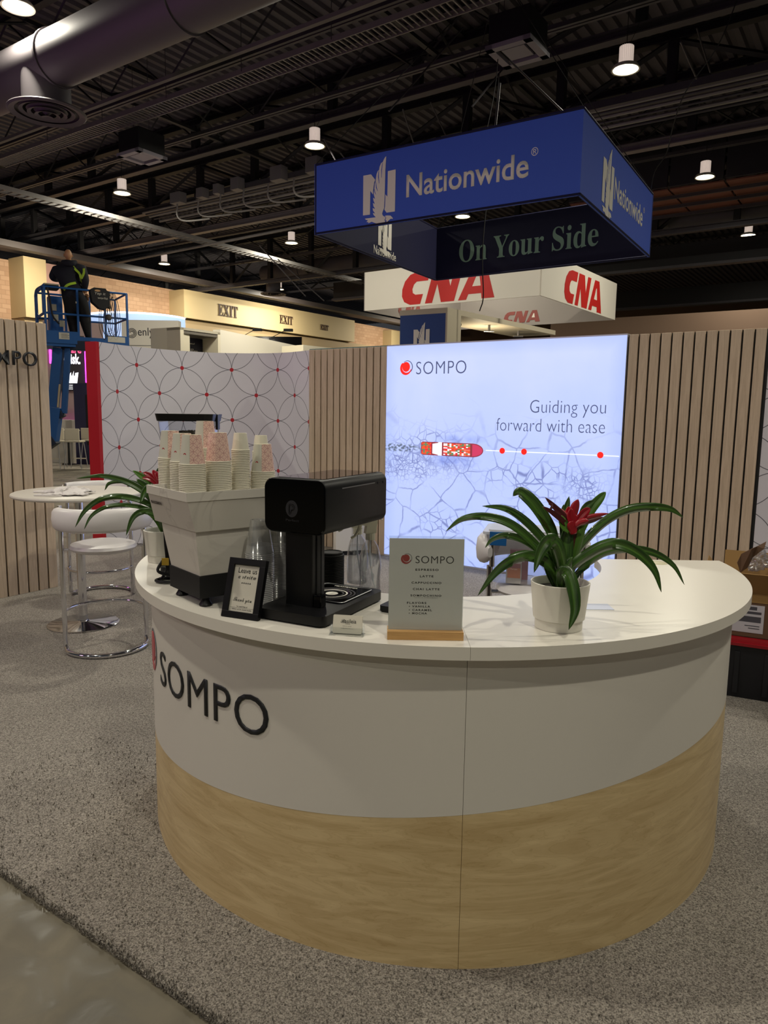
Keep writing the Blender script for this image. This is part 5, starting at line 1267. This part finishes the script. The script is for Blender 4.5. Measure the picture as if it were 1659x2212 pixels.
# ------------------------------------------------------------------ spray bottles
M_bot = clear('clear_bottle', (.96, .97, .98), .12, .04, body=.02); M_spray = mat('white_spray_head', '#cfccb8', .4)
def bottle(x_, y_, rz, lab):
    t = T('spray_bottle', lab, 'bottle', (x_, y_, HT), rz)
    obj('bottle_body', MB().lathe([(.001, .001), (.034, .001), (.039, .006), (.0385, .05), (.040, .09), (.037, .13), (.028, .165), (.015, .185), (.0145, .205)], 36), M_bot, t, smooth=True)
    obj('liquid', MB().lathe([(.001, .004), (.033, .004), (.0365, .01), (.036, .05), (.0375, .09), (.035, .128), (.031, .145), (.001, .145)], 30), clear('bottle_liquid', (.96, .97, .98), .03, .02), t, smooth=True)
    b = MB(); n = 24; b.prism([((.0165 if k % 2 else .0175)*cos(2*pi*k/n), (.0165 if k % 2 else .0175)*sin(2*pi*k/n)) for k in range(n)], .188, .212); obj('collar', b, M_spray, t)
    b = MB(); pts = [(-.022, .212), (.018, .212), (.02, .235), (.024, .252), (.018, .268), (-.05, .262), (-.058, .252), (-.045, .244), (-.018, .24)]
    b.plate(pts, .011, .022); obj('spray_head', b, M_spray, t)
    obj('trigger', MB().tube(crom([(-.040, 0, .246), (-.046, 0, .225), (-.060, 0, .205), (-.074, 0, .198)], 4), [.0065]*6+[.005]*7, 8), M_spray, t, smooth=True)
    obj('dip_tube', MB().tube(crom([(0, 0, .2), (0, 0, .12), (.012, 0, .04), (.024, 0, .008)], 5), .0025, 6), mat('pale_tube', '#c8ccd0', .4), t, smooth=True)
    return t
bottle(-.098, 2.70, radians(-8), 'clear spray bottle, the left one, partly behind the other')
t = bottle(-.048, 2.585, radians(25), 'clear spray bottle, the right one, next to the menu stand')
obj('nozzle_lever', MB().tube([(-.02, 0, .268), (.0, -.01, .276), (.035, -.03, .262)], .0025, 6), M_spray, t)

# ------------------------------------------------------------------ picture frame, card holder, menu
fa = atan2(2.174-2.229, .130); FP = Vector((-.509, 2.222, HT+.001))
t = T('picture_frame', 'small black picture frame asking for a review, leaning back', 'frame', tuple(FP), fa)
TL = Matrix.Rotation(radians(-17), 4, 'X'); W_, H_ = .135, .188
def fr_o(nm, b, m, th=None):
    (b.bm if isinstance(b, MB) else b).transform(TL); return obj(nm, b, m, t)
b = MB(); e_ = .021
b.box(0, W_, 0, .018, 0, e_, .0015).box(0, W_, 0, .018, H_-e_, H_, .0015).box(0, e_, 0, .018, e_-.001, H_-e_+.001, .0015).box(W_-e_, W_, 0, .018, e_-.001, H_-e_+.001, .0015)
fr_o('frame_border', b, M_black); fr_o('card', MB().box(e_-.002, W_-e_+.002, .007, .010, e_-.002, H_-e_+.002), mat('frame_card', '#c9c4b6', .5))
def ftx(s, x0, x1, z, h, **k):
    bm = text_bm(s, (x1-x0), h, ext=.0003, **k); bm.transform(Matrix.Translation((x0, .0068, z))); return fr_o('lettering', bm, M_ink)
ftx('Leave us', .036, .104, .142, .016, bold=.004); ftx('𝒶 𝓇ℯ𝓋𝒾ℯ𝓌', .038, .104, .124, .012); ftx('★★★★★', .052, .088, .108, .006); ftx('𝒯𝒽𝒶𝓃𝓀 𝓎ℴ𝓊', .032, .100, .047, .018); ftx('for supporting us!', .048, .088, .035, .004); ftx('follow us on social media', .032, .104, .027, .003)
fr_o('ruled_line', MB().box(.025, .11, .0066, .007, .0325, .033), M_ink)
obj('easel_back', MB().box(.03, .105, .018, .022, .01, .178, M=TL).box(.05, .085, 0, .003, 0, .14, M=Matrix.Translation((0, .112, 0)) @ Matrix.Rotation(radians(16), 4, 'X')), M_blackm, t)
CA = Vector((-.152, 2.052, HT)); t = T('card_holder', 'small clear holder with white business cards in front of the black machine', 'card holder', tuple(CA), radians(-9))
M_acr = clear('acrylic', (.97, .98, .98), .05, .03)
TC = Matrix.Rotation(radians(-16), 4, 'X')
b = MB().box(0, .098, -.004, -.001, .002, .022, M=TC).box(0, .098, .014, .017, .002, .036, M=TC).box(0, .002, -.004, .017, .002, .030, M=TC).box(.096, .098, -.004, .017, .002, .030, M=TC).box(-.002, .1, -.01, .026, 0, .003); obj('holder', b, M_acr, t)
b = MB(); b.bm = b.bm
for k in range(5):
    q = MB(); q.plate(rrect(.006, .092, .005, .058, .004), .001+.0022*(k+1), .0016); q.bm.transform(TC); obj('business_card', q, mat('card_white', '#d8d2c2', .5), t)
bm = text_bm('𝓑asileia', .046, .0115, ext=.0002); bm.transform(TC @ Matrix.Translation((.029, .0010, .035))); obj('lettering', bm, M_ink, t)
for s_, x0, wd, z in (('COFFEE', .043, .014, .0315), ('coffee bar catering', .035, .026, .025), ('info@basileiacoffee.com', .030, .038, .0185)):
    bm = text_bm(s_, wd, .0018, ext=.0002); bm.transform(TC @ Matrix.Translation((x0, .0010, z))); obj('lettering', bm, M_ink, t)
MX, MY = .014, 2.007
t = T('menu_stand', 'acrylic menu stand with a wooden foot and a printed coffee menu', 'menu', (MX, MY, HT))
obj('wooden_foot', MB().box(0, .218, 0, .022, 0, .0245, .001).box(0, .218, .026, .06, 0, .0245, .001).box(0, .218, .02, .03, 0, .012), M_oak, t)
obj('acrylic_sheet', MB().box(.0015, .2165, .0222, .0236, .013, .297), M_acr, t); obj('acrylic_sheet', MB().box(.0015, .2165, .0252, .0258, .013, .297), M_acr, t)
obj('paper', MB().box(.003, .215, .0242, .0248, .014, .290), mat('menu_paper', '#dbdad4', .6), t)
def mtx(s, x0, x1, y, h, m=M_ink, nm='lettering', **k):
    bm = text_bm(s, (x1-x0)*.000321, h*.000321, ext=.0001, **k); bm.transform(Matrix.Translation(((x0-155)*.000321, .0241, .297-(y-655)*.000321-h*.00016))); return obj(nm, bm, m, t)
mtx('SOMPO', 397, 737, 866, 66, bold=-.006, spacing=1.1)
mk = T('mk', 'x', 'x'); sompo_mark(mk, (312-155)*.000321, .297-(862-655)*.000321, .0175, 0, mat('menu_red', '#a83a38', .5), mat('menu_grey', '#77777a', .5), th=.0002)
for o in list(mk.children):
    for v in o.data.vertices: v.co.y += .0241
    o.parent = t
bpy.data.objects.remove(mk)
for s, x0, x1, y in (('ESPRESSO', 398, 603, 957), ('LATTE', 438, 558, 1016), ('CAPPUCCINO', 365, 630, 1075), ('CHAI LATTE', 378, 615, 1133), ('SOMPOCHINO', 358, 633, 1192), ('FLAVORS', 328, 500, 1260), ('• VANILLA', 345, 535, 1292), ('• CARAMEL', 345, 552, 1325), ('• MOCHA', 345, 508, 1355)):
    mtx(s, x0, x1, y, 19, bold=.032, spacing=1.35)
mtx('VANILLA, STRAWBERRY', 390, 605, 1212, 7, spacing=1.2)
t = T('card_reader', 'small black card reader lying just left of the menu stand', 'card reader', (-.012, 2.30, HT), radians(62)); obj('reader_body', MB().prism(rrect(0, .15, -.075, 0, .01), .004, .022), M_black, t); obj('reader_base', MB().prism(rrect(.004, .146, -.071, -.004, .008), 0, .004), M_blackm, t)
o = obj('paper_card', MB().box(0, .105, 0, .075, 0, .0012), mat('card_paper', '#c9cfe4', .5), org=None); o.location = (.668, 2.362, HT+.0003); o.rotation_euler = (0, 0, radians(0)); tag(o, 'flat white card lying on the countertop behind the white flower pot', 'card')
# power cable with a yellow tag by the espresso machine
t = T('power_cable', 'black power cable with a yellow tag bundled left of the espresso machine', 'cable', (-.80, 2.68, HT))
cb = [(-.83, 2.72, 1.30), (-.822, 2.70, 1.2), (-.815, 2.69, 1.10), (-.83, 2.67, 1.06), (-.845, 2.70, 1.052), (-.80, 2.72, 1.056), (-.79, 2.67, 1.07), (-.84, 2.66, 1.09), (-.835, 2.70, 1.12)]
obj('cable', MB().tube(crom([Vector(p) for p in cb], 6), .006, 8), M_black, t, world=True, smooth=True)
obj('cable_loop', MB().tube(crom([Vector((-.80+.05*cos(k*pi/3), 2.665+.03*sin(k*pi/3), HT+.008)) for k in range(6)], 5, True), .006, 8, closed=True), M_black, t, world=True, smooth=True)
obj('drain_hose', MB().cyl((-.808, 2.70, HT+.04), (-.815, 2.715, 1.23), .013, 12), M_blackm, t, world=True); obj('yellow_tag', MB().box(-.832, -.806, 2.680, 2.684, 1.108, 1.135), mat('yellow_tag', '#b8962c', .6), t, world=True)

# ------------------------------------------------------------------ plants
g = NT('bromeliad_leaf', .3); vec, xyz = g.coord('UV')
st = g.noise(g.scale(vec, (14, 1.2, 1)), 1.0, 3); ce = g.math('ABSOLUTE', g.math('SUBTRACT', xyz[0], .5))
f = g.math('ADD', g.math('MULTIPLY', st, .8), g.math('MULTIPLY', g.math('SUBTRACT', 1.0, g.step(ce, .0, .22)), .25))
g.b.inputs['Coat Weight'].default_value = .25
M_leaf = g.color(g.mix(g.step(f, .25, .85), lin('#1b3512'), lin('#5b8434')))
M_leafl = mat('young_leaf', '#4c7426', .35, var=.35, vs=20); M_bract = mat('red_bract', '#a01020', .35, var=.35, vs=30); M_redbr = mat('dark_red_leaf', '#4c1a1a', .4, var=.4, vs=25)
def leaf(parent, P, wd, m, nm='leaf', tilt=.35, fold=.18, blunt=.0):
    """P: world points from root to tip; wd: widest; the blade is a folded strip"""
    Q = crom(P, 5); n = len(Q); bm = bmesh.new(); lay = bm.loops.layers.uv.new('UVMap'); V = []; vd = Vector((0, 1, -.1)).normalized()
    ps = None
    for i, q in enumerate(Q):
        t_ = (Q[min(i+1, n-1)]-Q[max(i-1, 0)]).normalized(); s = t_.cross(vd)
        if s.length < .15: s = ps or Vector((1, 0, 0))
        s.normalize()
        if ps and s.dot(ps) < 0: s = -s
        ps = s.copy(); s = (s+vd*tilt*(1 if s.x >= 0 else -1)*.6).normalized(); nn_ = s.cross(t_).normalized()
        if nn_.z < 0: nn_ = -nn_
        u = i/(n-1); pw = (.62+.38*sin(min(1, u/.45)*pi/2))*(max(0.0, 1-max(0, (u-.5)/.5)**2.2))**.8 + .01
        w_2 = wd*.5*pw
        V.append([bm.verts.new(q-s*w_2+nn_*w_2*fold*2), bm.verts.new(q-s*w_2*.5+nn_*w_2*fold*.6), bm.verts.new(q-nn_*w_2*.1), bm.verts.new(q+s*w_2*.5+nn_*w_2*fold*.6), bm.verts.new(q+s*w_2+nn_*w_2*fold*2)])
    for i in range(n-1):
        for k in range(4):
            f_ = bm.faces.new((V[i][k], V[i][k+1], V[i+1][k+1], V[i+1][k]))
            for l, uv_ in zip(f_.loops, ((k/4, i/n*3), ((k+1)/4, i/n*3), ((k+1)/4, (i+1)/n*3), (k/4, (i+1)/n*3))): l[lay].uv = uv_
    o = obj(nm, bm, m, parent, world=True, smooth=True); md = o.modifiers.new('thick', 'SOLIDIFY'); md.thickness = .0012; md.offset = 0; return o
def pot(parent, r, h):
    obj('pot', MB().lathe([(.001, .001), (r*.80, .001), (r*.81, .03*h/.14), (r*.87, .032*h/.14), (r, h), (r-.004, h+.001), (r-.006, h-.002), (r*.88, .06*h/.14), (.001, .06*h/.14)], 64), M_pot, parent, smooth=True)
    obj('soil', MB().lathe([(.001, h*.86), (r*.5, h*.84), (r*.93, h*.83)], 40), M_soil, parent, smooth=True)
PX, PY = .538, 2.16
pl = T('potted_bromeliad', 'bromeliad with a red flower in a white pot, in front on the counter', 'plant', (PX, PY, HT)); pot(pl, .0885, .142)
def cpt(x, y, s, ox, oy): return ox+x/s, oy+y/s
def leaves(parent, rows, s, ox, oy, Yc, px_m):
    for pts, wd, ys, m, nm in rows:
        P = []
        for i, (x, y) in enumerate(pts):
            u = i/(len(pts)-1); px, py = cpt(x, y, s, ox, oy); P.append(at(px, py, Yc+ys[0]+(ys[1]-ys[0])*u))
        leaf(parent, P, wd*px_m/s*1.06, m, nm)
G, GL, RB, DR = M_leaf, M_leafl, M_bract, M_redbr
rows = [
 ([(735, 690), (690, 560), (620, 440), (450, 290), (280, 235), (120, 250), (10, 330)], 56, (0, .03), G, 'leaf'),
 ([(740, 640), (700, 460), (640, 370), (520, 250), (400, 180), (250, 163)], 56, (.02, .12), G, 'leaf'),
 ([(760, 600), (720, 380), (680, 280), (600, 160), (530, 90), (490, 70), (455, 97)], 84, (.02, .06), G, 'leaf'),
 ([(740, 670), (690, 540), (600, 440), (500, 380), (400, 360), (320, 385), (270, 440)], 46, (-.01, .05), G, 'leaf'),
 ([(770, 700), (720, 590), (640, 520), (540, 495), (430, 530), (330, 610), (220, 760)], 70, (-.02, -.1), G, 'leaf'),
 ([(800, 690), (790, 560), (760, 440), (720, 400), (680, 400), (630, 480), (595, 605)], 92, (-.03, -.12), G, 'leaf'),
 ([(780, 700), (790, 600), (820, 620), (850, 720), (862, 850), (825, 985)], 84, (-.05, -.135), G, 'leaf'),
 ([(810, 690), (850, 520), (950, 380), (1080, 260), (1220, 190), (1370, 170), (1500, 185), (1585, 240)], 62, (.01, .06), G, 'leaf'),
 ([(790, 690), (830, 590), (920, 510), (1050, 435), (1160, 420), (1290, 480), (1390, 590), (1440, 735)], 76, (-.02, -.06), G, 'leaf'),
 ([(840, 700), (880, 610), (960, 540), (1080, 470), (1250, 450), (1400, 480), (1520, 560), (1592, 685)], 52, (.01, .08), G, 'leaf'),
 ([(800, 680), (800, 520), (805, 380), (840, 275)], 98, (-.03, .0), G, 'leaf'),
 ([(820, 600), (850, 420), (900, 300), (960, 190), (1030, 110), (1072, 70)], 78, (.04, .12), GL, 'leaf'),
 ([(800, 500), (785, 300), (802, 200), (828, 98)], 54, (.05, .08), G, 'leaf'),
 ([(835, 640), (870, 480), (900, 370), (930, 290)], 70, (.0, .0), GL, 'leaf'),
 ([(750, 700), (720, 620), (690, 540), (650, 470)], 96, (.02, .03), G, 'leaf'),
 ([(770, 710), (780, 640), (810, 570), (850, 500)], 90, (-.045, -.04), G, 'leaf'),
 ([(850, 480), (860, 400), (872, 330), (880, 250)], 52, (.0, .0), DR, 'flower_stem'),
 ([(830, 290), (790, 230), (740, 180), (668, 105)], 40, (-.01, .0), DR, 'bract'), ([(820, 300), (780, 260), (720, 210), (650, 165)], 34, (-.02, -.04), DR, 'bract'), ([(700, 190), (715, 160), (690, 148)], 18, (-.01, 0), DR, 'bract'),
 ([(870, 280), (920, 255), (990, 232), (1090, 212)], 36, (.0, .02), RB, 'bract'), ([(880, 290), (930, 275), (990, 258), (1055, 235)], 30, (-.01, .0), DR, 'bract'),
 ([(858, 280), (858, 220), (872, 165), (888, 118)], 62, (-.01, -.01), RB, 'bract'), ([(850, 270), (830, 230), (822, 200), (828, 165)], 52, (.01, .02), RB, 'bract'), ([(872, 275), (905, 230), (935, 200), (968, 178)], 56, (.0, .02), RB, 'bract'),
 ([(860, 290), (850, 260), (838, 225), (842, 178)], 66, (-.025, -.02), RB, 'bract'), ([(862, 350), (855, 310), (850, 285), (852, 262)], 64, (-.03, -.035), RB, 'bract'), ([(868, 300), (900, 275), (930, 265), (958, 262)], 42, (-.03, -.03), RB, 'bract'), ([(850, 280), (810, 240), (775, 205), (738, 172)], 42, (-.01, .01), RB, 'bract'),
 ([(830, 330), (800, 300), (782, 265), (778, 225)], 60, (-.03, -.02), GL, 'leaf'), ([(900, 250), (920, 200), (950, 160), (1000, 125)], 60, (.03, .06), G, 'leaf'), ([(790, 220), (788, 190), (792, 152)], 22, (.03, .03), G, 'leaf')]
leaves(pl, rows, 3.072, 960, 1040, PY, PY/1572)
PX2, PY2 = -.945, 3.06
pl2 = T('potted_bromeliad', 'bromeliad in a white pot at the left end of the counter, behind the espresso machine', 'plant', (PX2, PY2, HT)); pot(pl2, .076, .135)
rows = [
 ([(1545, 740), (1500, 560), (1420, 420), (1300, 320), (1150, 250), (950, 210), (720, 235)], 56, (0, -.05), G, 'leaf'), ([(1500, 600), (1420, 400), (1300, 290), (1150, 262), (1030, 280), (988, 345)], 40, (.02, .1), G, 'leaf'),
 ([(1540, 730), (1480, 540), (1350, 450), (1150, 405), (950, 430), (800, 540), (708, 695)], 52, (0, -.1), G, 'leaf'), ([(1530, 720), (1480, 580), (1350, 510), (1150, 485), (980, 510), (860, 590), (793, 715)], 38, (-.02, -.12), G, 'leaf'),
 ([(1545, 740), (1520, 620), (1440, 560), (1340, 545), (1250, 610), (1188, 775)], 56, (-.03, -.12), G, 'leaf'), ([(1540, 620), (1480, 470), (1380, 330), (1285, 235)], 84, (.02, .05), G, 'leaf'),
 ([(1500, 400), (1420, 270), (1340, 215), (1250, 158)], 56, (.0, .03), GL, 'leaf'), ([(1500, 400), (1500, 270), (1495, 200), (1490, 132)], 56, (.02, .03), G, 'leaf'), ([(1500, 420), (1440, 320), (1370, 350), (1325, 470)], 62, (-.03, -.1), G, 'leaf'),
 ([(1550, 745), (1510, 640), (1450, 570), (1370, 550)], 80, (.01, .02), GL, 'leaf'), ([(1555, 745), (1560, 640), (1560, 560)], 90, (-.02, -.02), G, 'leaf'),
 ([(1500, 290), (1440, 225), (1395, 195), (1350, 178)], 44, (0, .02), RB, 'bract'), ([(1500, 280), (1475, 220), (1455, 180), (1438, 155)], 44, (0, .02), RB, 'bract'), ([(1490, 300), (1430, 250), (1390, 232), (1340, 228)], 40, (-.02, 0), RB, 'bract'), ([(1505, 280), (1500, 230), (1480, 190), (1470, 170)], 44, (-.02, 0), RB, 'bract')]
leaves(pl2, rows, 4.366, 0, 980, PY2, PY2/1572)

# ------------------------------------------------------------------ clear bin on the stool behind the counter
t = T('storage_bin', 'clear plastic bin with a blue latch standing on the stool behind the counter', 'storage bin', (.80, 3.95, .777), radians(-14))
M_bin = clear('bin_plastic', (.92, .93, .95), .13, .15, body=.10)
def shell(b, o1, o2, z0, z1, bottom=True):
    A_ = [b.bm.verts.new((p[0], p[1], z0)) for p in o1]; B_ = [b.bm.verts.new((p[0], p[1], z1)) for p in o2]; n = len(A_)
    for i in range(n): b.bm.faces.new((A_[i], A_[(i+1) % n], B_[(i+1) % n], B_[i]))
    if bottom: b.bm.faces.new(A_[::-1])
    return b
obj('bin_body', shell(MB(), rrect(-.185, .17, -.11, .12, .03), rrect(-.225, .205, -.14, .15, .035), .002, .272), M_bin, t, smooth=True)
obj('bin_lid', MB().prism(rrect(-.24, .22, -.155, .165, .03), .272, .286).prism(rrect(-.21, .19, -.125, .135, .025), .286, .294), clear('lid_plastic', (.85, .87, .92), .2, .2, body=.45), t, smooth=True)
obj('blue_latch', MB().box(-.20, -.11, -.162, -.154, .215, .29, .003), mat('latch_blue', '#1d5f9e', .35), t); obj('blue_latch', MB().box(.206, .222, -.04, .06, .22, .29, .003), mat('latch_blue', '#1d5f9e', .35), t)
tb = T('tea_box', 'small orange and white tea carton inside the clear bin', 'carton', (.715, 3.90, .780), radians(-14))
obj('carton', MB().box(-.04, .04, -.04, .03, 0, .115, .001), mat('carton_white', '#cfc8c4', .6), tb); obj('printed_panel', MB().box(-.033, .037, -.0405, -.04, .03, .11), mat('carton_orange', '#d88a62', .6, var=.2, vs=9), tb); obj('printed_band', MB().box(-.033, .037, -.041, -.0405, .085, .11), mat('carton_mauve', '#a86a70', .6), tb)
text('lettering', 'Pampa', -.016, .074, .036, .009, M_cream, tb, y=-.0406, ext=.0002)
tb = T('tea_box', 'small pink carton behind the orange one inside the clear bin', 'carton', (.755, 3.975, .780), radians(-10)); obj('carton', MB().box(-.05, .05, -.02, .02, 0, .165, .001), mat('carton_pink', '#b06a78', .6), tb); obj('printed_panel', MB().box(-.02, .03, -.0205, -.02, .1, .16), mat('carton_white', '', 0) if 0 else MATS['carton_white'], tb)

# ------------------------------------------------------------------ tote, cardboard box and packing on the right
ta = atan2(-.093, .189); TP = Vector((2.304, 4.145, .012))
t = T('storage_tote', 'black storage tote with a red lid right of the counter, under the cardboard box', 'tote', tuple(TP), ta)
M_tote = mat('tote_black', '#0b0b12', .5)
obj('tote_body', MB().prism(rrect(-.40, .36, .0, .46, .04), 0, .335, rrect(-.43, .39, -.02, .48, .04)), M_tote, t, smooth=True)
for k in range(5): obj('tote_rib', MB().box(-.36+k*.16, -.33+k*.16, -.022, .0, .03, .29, .004), M_tote, t)
obj('red_lid', MB().prism(rrect(-.455, .415, -.045, .505, .04), .332, .350, rrect(-.46, .42, -.05, .51, .04)).prism(rrect(-.44, .40, -.03, .49, .03), .350, .372), mat('tote_red', '#9c1220', .4), t, smooth=True)
M_cb = mat('cardboard', '#93713f', .8, var=.1, vs=6); M_cbd = mat('shaded_card_and_paper', '#5e4430', .8, var=.15, vs=4)  # shade of the box walls put into the darker brown; packing paper shares it
t = T('cardboard_box', 'open cardboard box with a white shipping label on the red lidded tote', 'box', tuple(TP+Vector((.0, .0, .3735))), ta)
bx = MB().box(-.30, .34, .02, .025, 0, .27).box(-.30, .34, .40, .405, 0, .27).box(-.30, -.295, .02, .405, 0, .27).box(.335, .34, .02, .405, 0, .27).box(-.30, .34, .02, .405, 0, .005)
obj('box_walls', bx, M_cbd, t)
obj('flap', MB().box(-.30, .34, 0, .004, 0, .17, M=Matrix.Translation((0, .02, .27)) @ Matrix.Rotation(radians(38), 4, 'X')), M_cb, t)
obj('flap', MB().box(-.30, .34, 0, .004, 0, .12, M=Matrix.Translation((0, .018, .272)) @ Matrix.Rotation(radians(112), 4, 'X')), M_cb, t) if 0 else None
obj('flap', MB().box(-.30, .34, -.004, 0, 0, .19, M=Matrix.Translation((0, .405, .27)) @ Matrix.Rotation(radians(-25), 4, 'X')), M_cb, t)
obj('flap', MB().box(0, .004, .03, .40, 0, .17, M=Matrix.Translation((-.298, 0, .27)) @ Matrix.Rotation(radians(-35), 4, 'Y')), M_cb, t)
obj('tape_strip', MB().box(-.30, .34, .017, .0195, .215, .27), M_cb, t)
obj('shipping_label', MB().box(-.27, -.06, .0175, .0195, .03, .20), mat('label_white', '#b9b4bc', .6), t)
for z0, z1, x0, x1 in ((.17, .19, -.25, -.10), (.145, .16, -.19, -.075), (.095, .13, -.2, -.075), (.07, .075, -.16, -.08), (.055, .06, -.14, -.08)): obj('label_print', MB().box(x0, x1, .0168, .0176, z0, z1), mat('label_ink', '#45434c', .6), t)
t2 = T('packing_paper', 'dark brown crumpled packing paper sticking out behind the cardboard box', 'paper', tuple(at(1592, 1215, 4.35)), 0)
b = bmesh.new(); pp = [(0, 0), (.03, .05), (.07, .09), (.12, .10), (.17, .13), (.15, .09), (.10, .03), (.06, -.03), (.02, -.06)]
vs = [b.verts.new((p[0], .02*sin(i*2.3), p[1])) for i, p in enumerate(pp)]; b.faces.new(vs); bmesh.ops.triangulate(b, faces=b.faces[:]); o = obj('sheet', b, M_cbd, t2); md = o.modifiers.new('t', 'SOLIDIFY'); md.thickness = .004
pw = at(1632, 1200, 4.45); t = T('plastic_wrap', 'crumpled clear plastic wrap bulging out of the cardboard box', 'wrap', tuple(pw), 0)
b = bmesh.new(); bmesh.ops.create_icosphere(b, subdivisions=4, radius=1)
for v in b.verts:
    k = .8+.45*mn.noise(v.co*2.3)+.25*mn.noise(v.co*6); v.co = Vector((v.co.x*.085*k+.02, v.co.y*.08*k, v.co.z*.075*k-.02-abs(v.co.x)*.03))
obj('wrap', b, clear('wrap_plastic', (.9, .9, .92), .22, .1, body=.12), t)
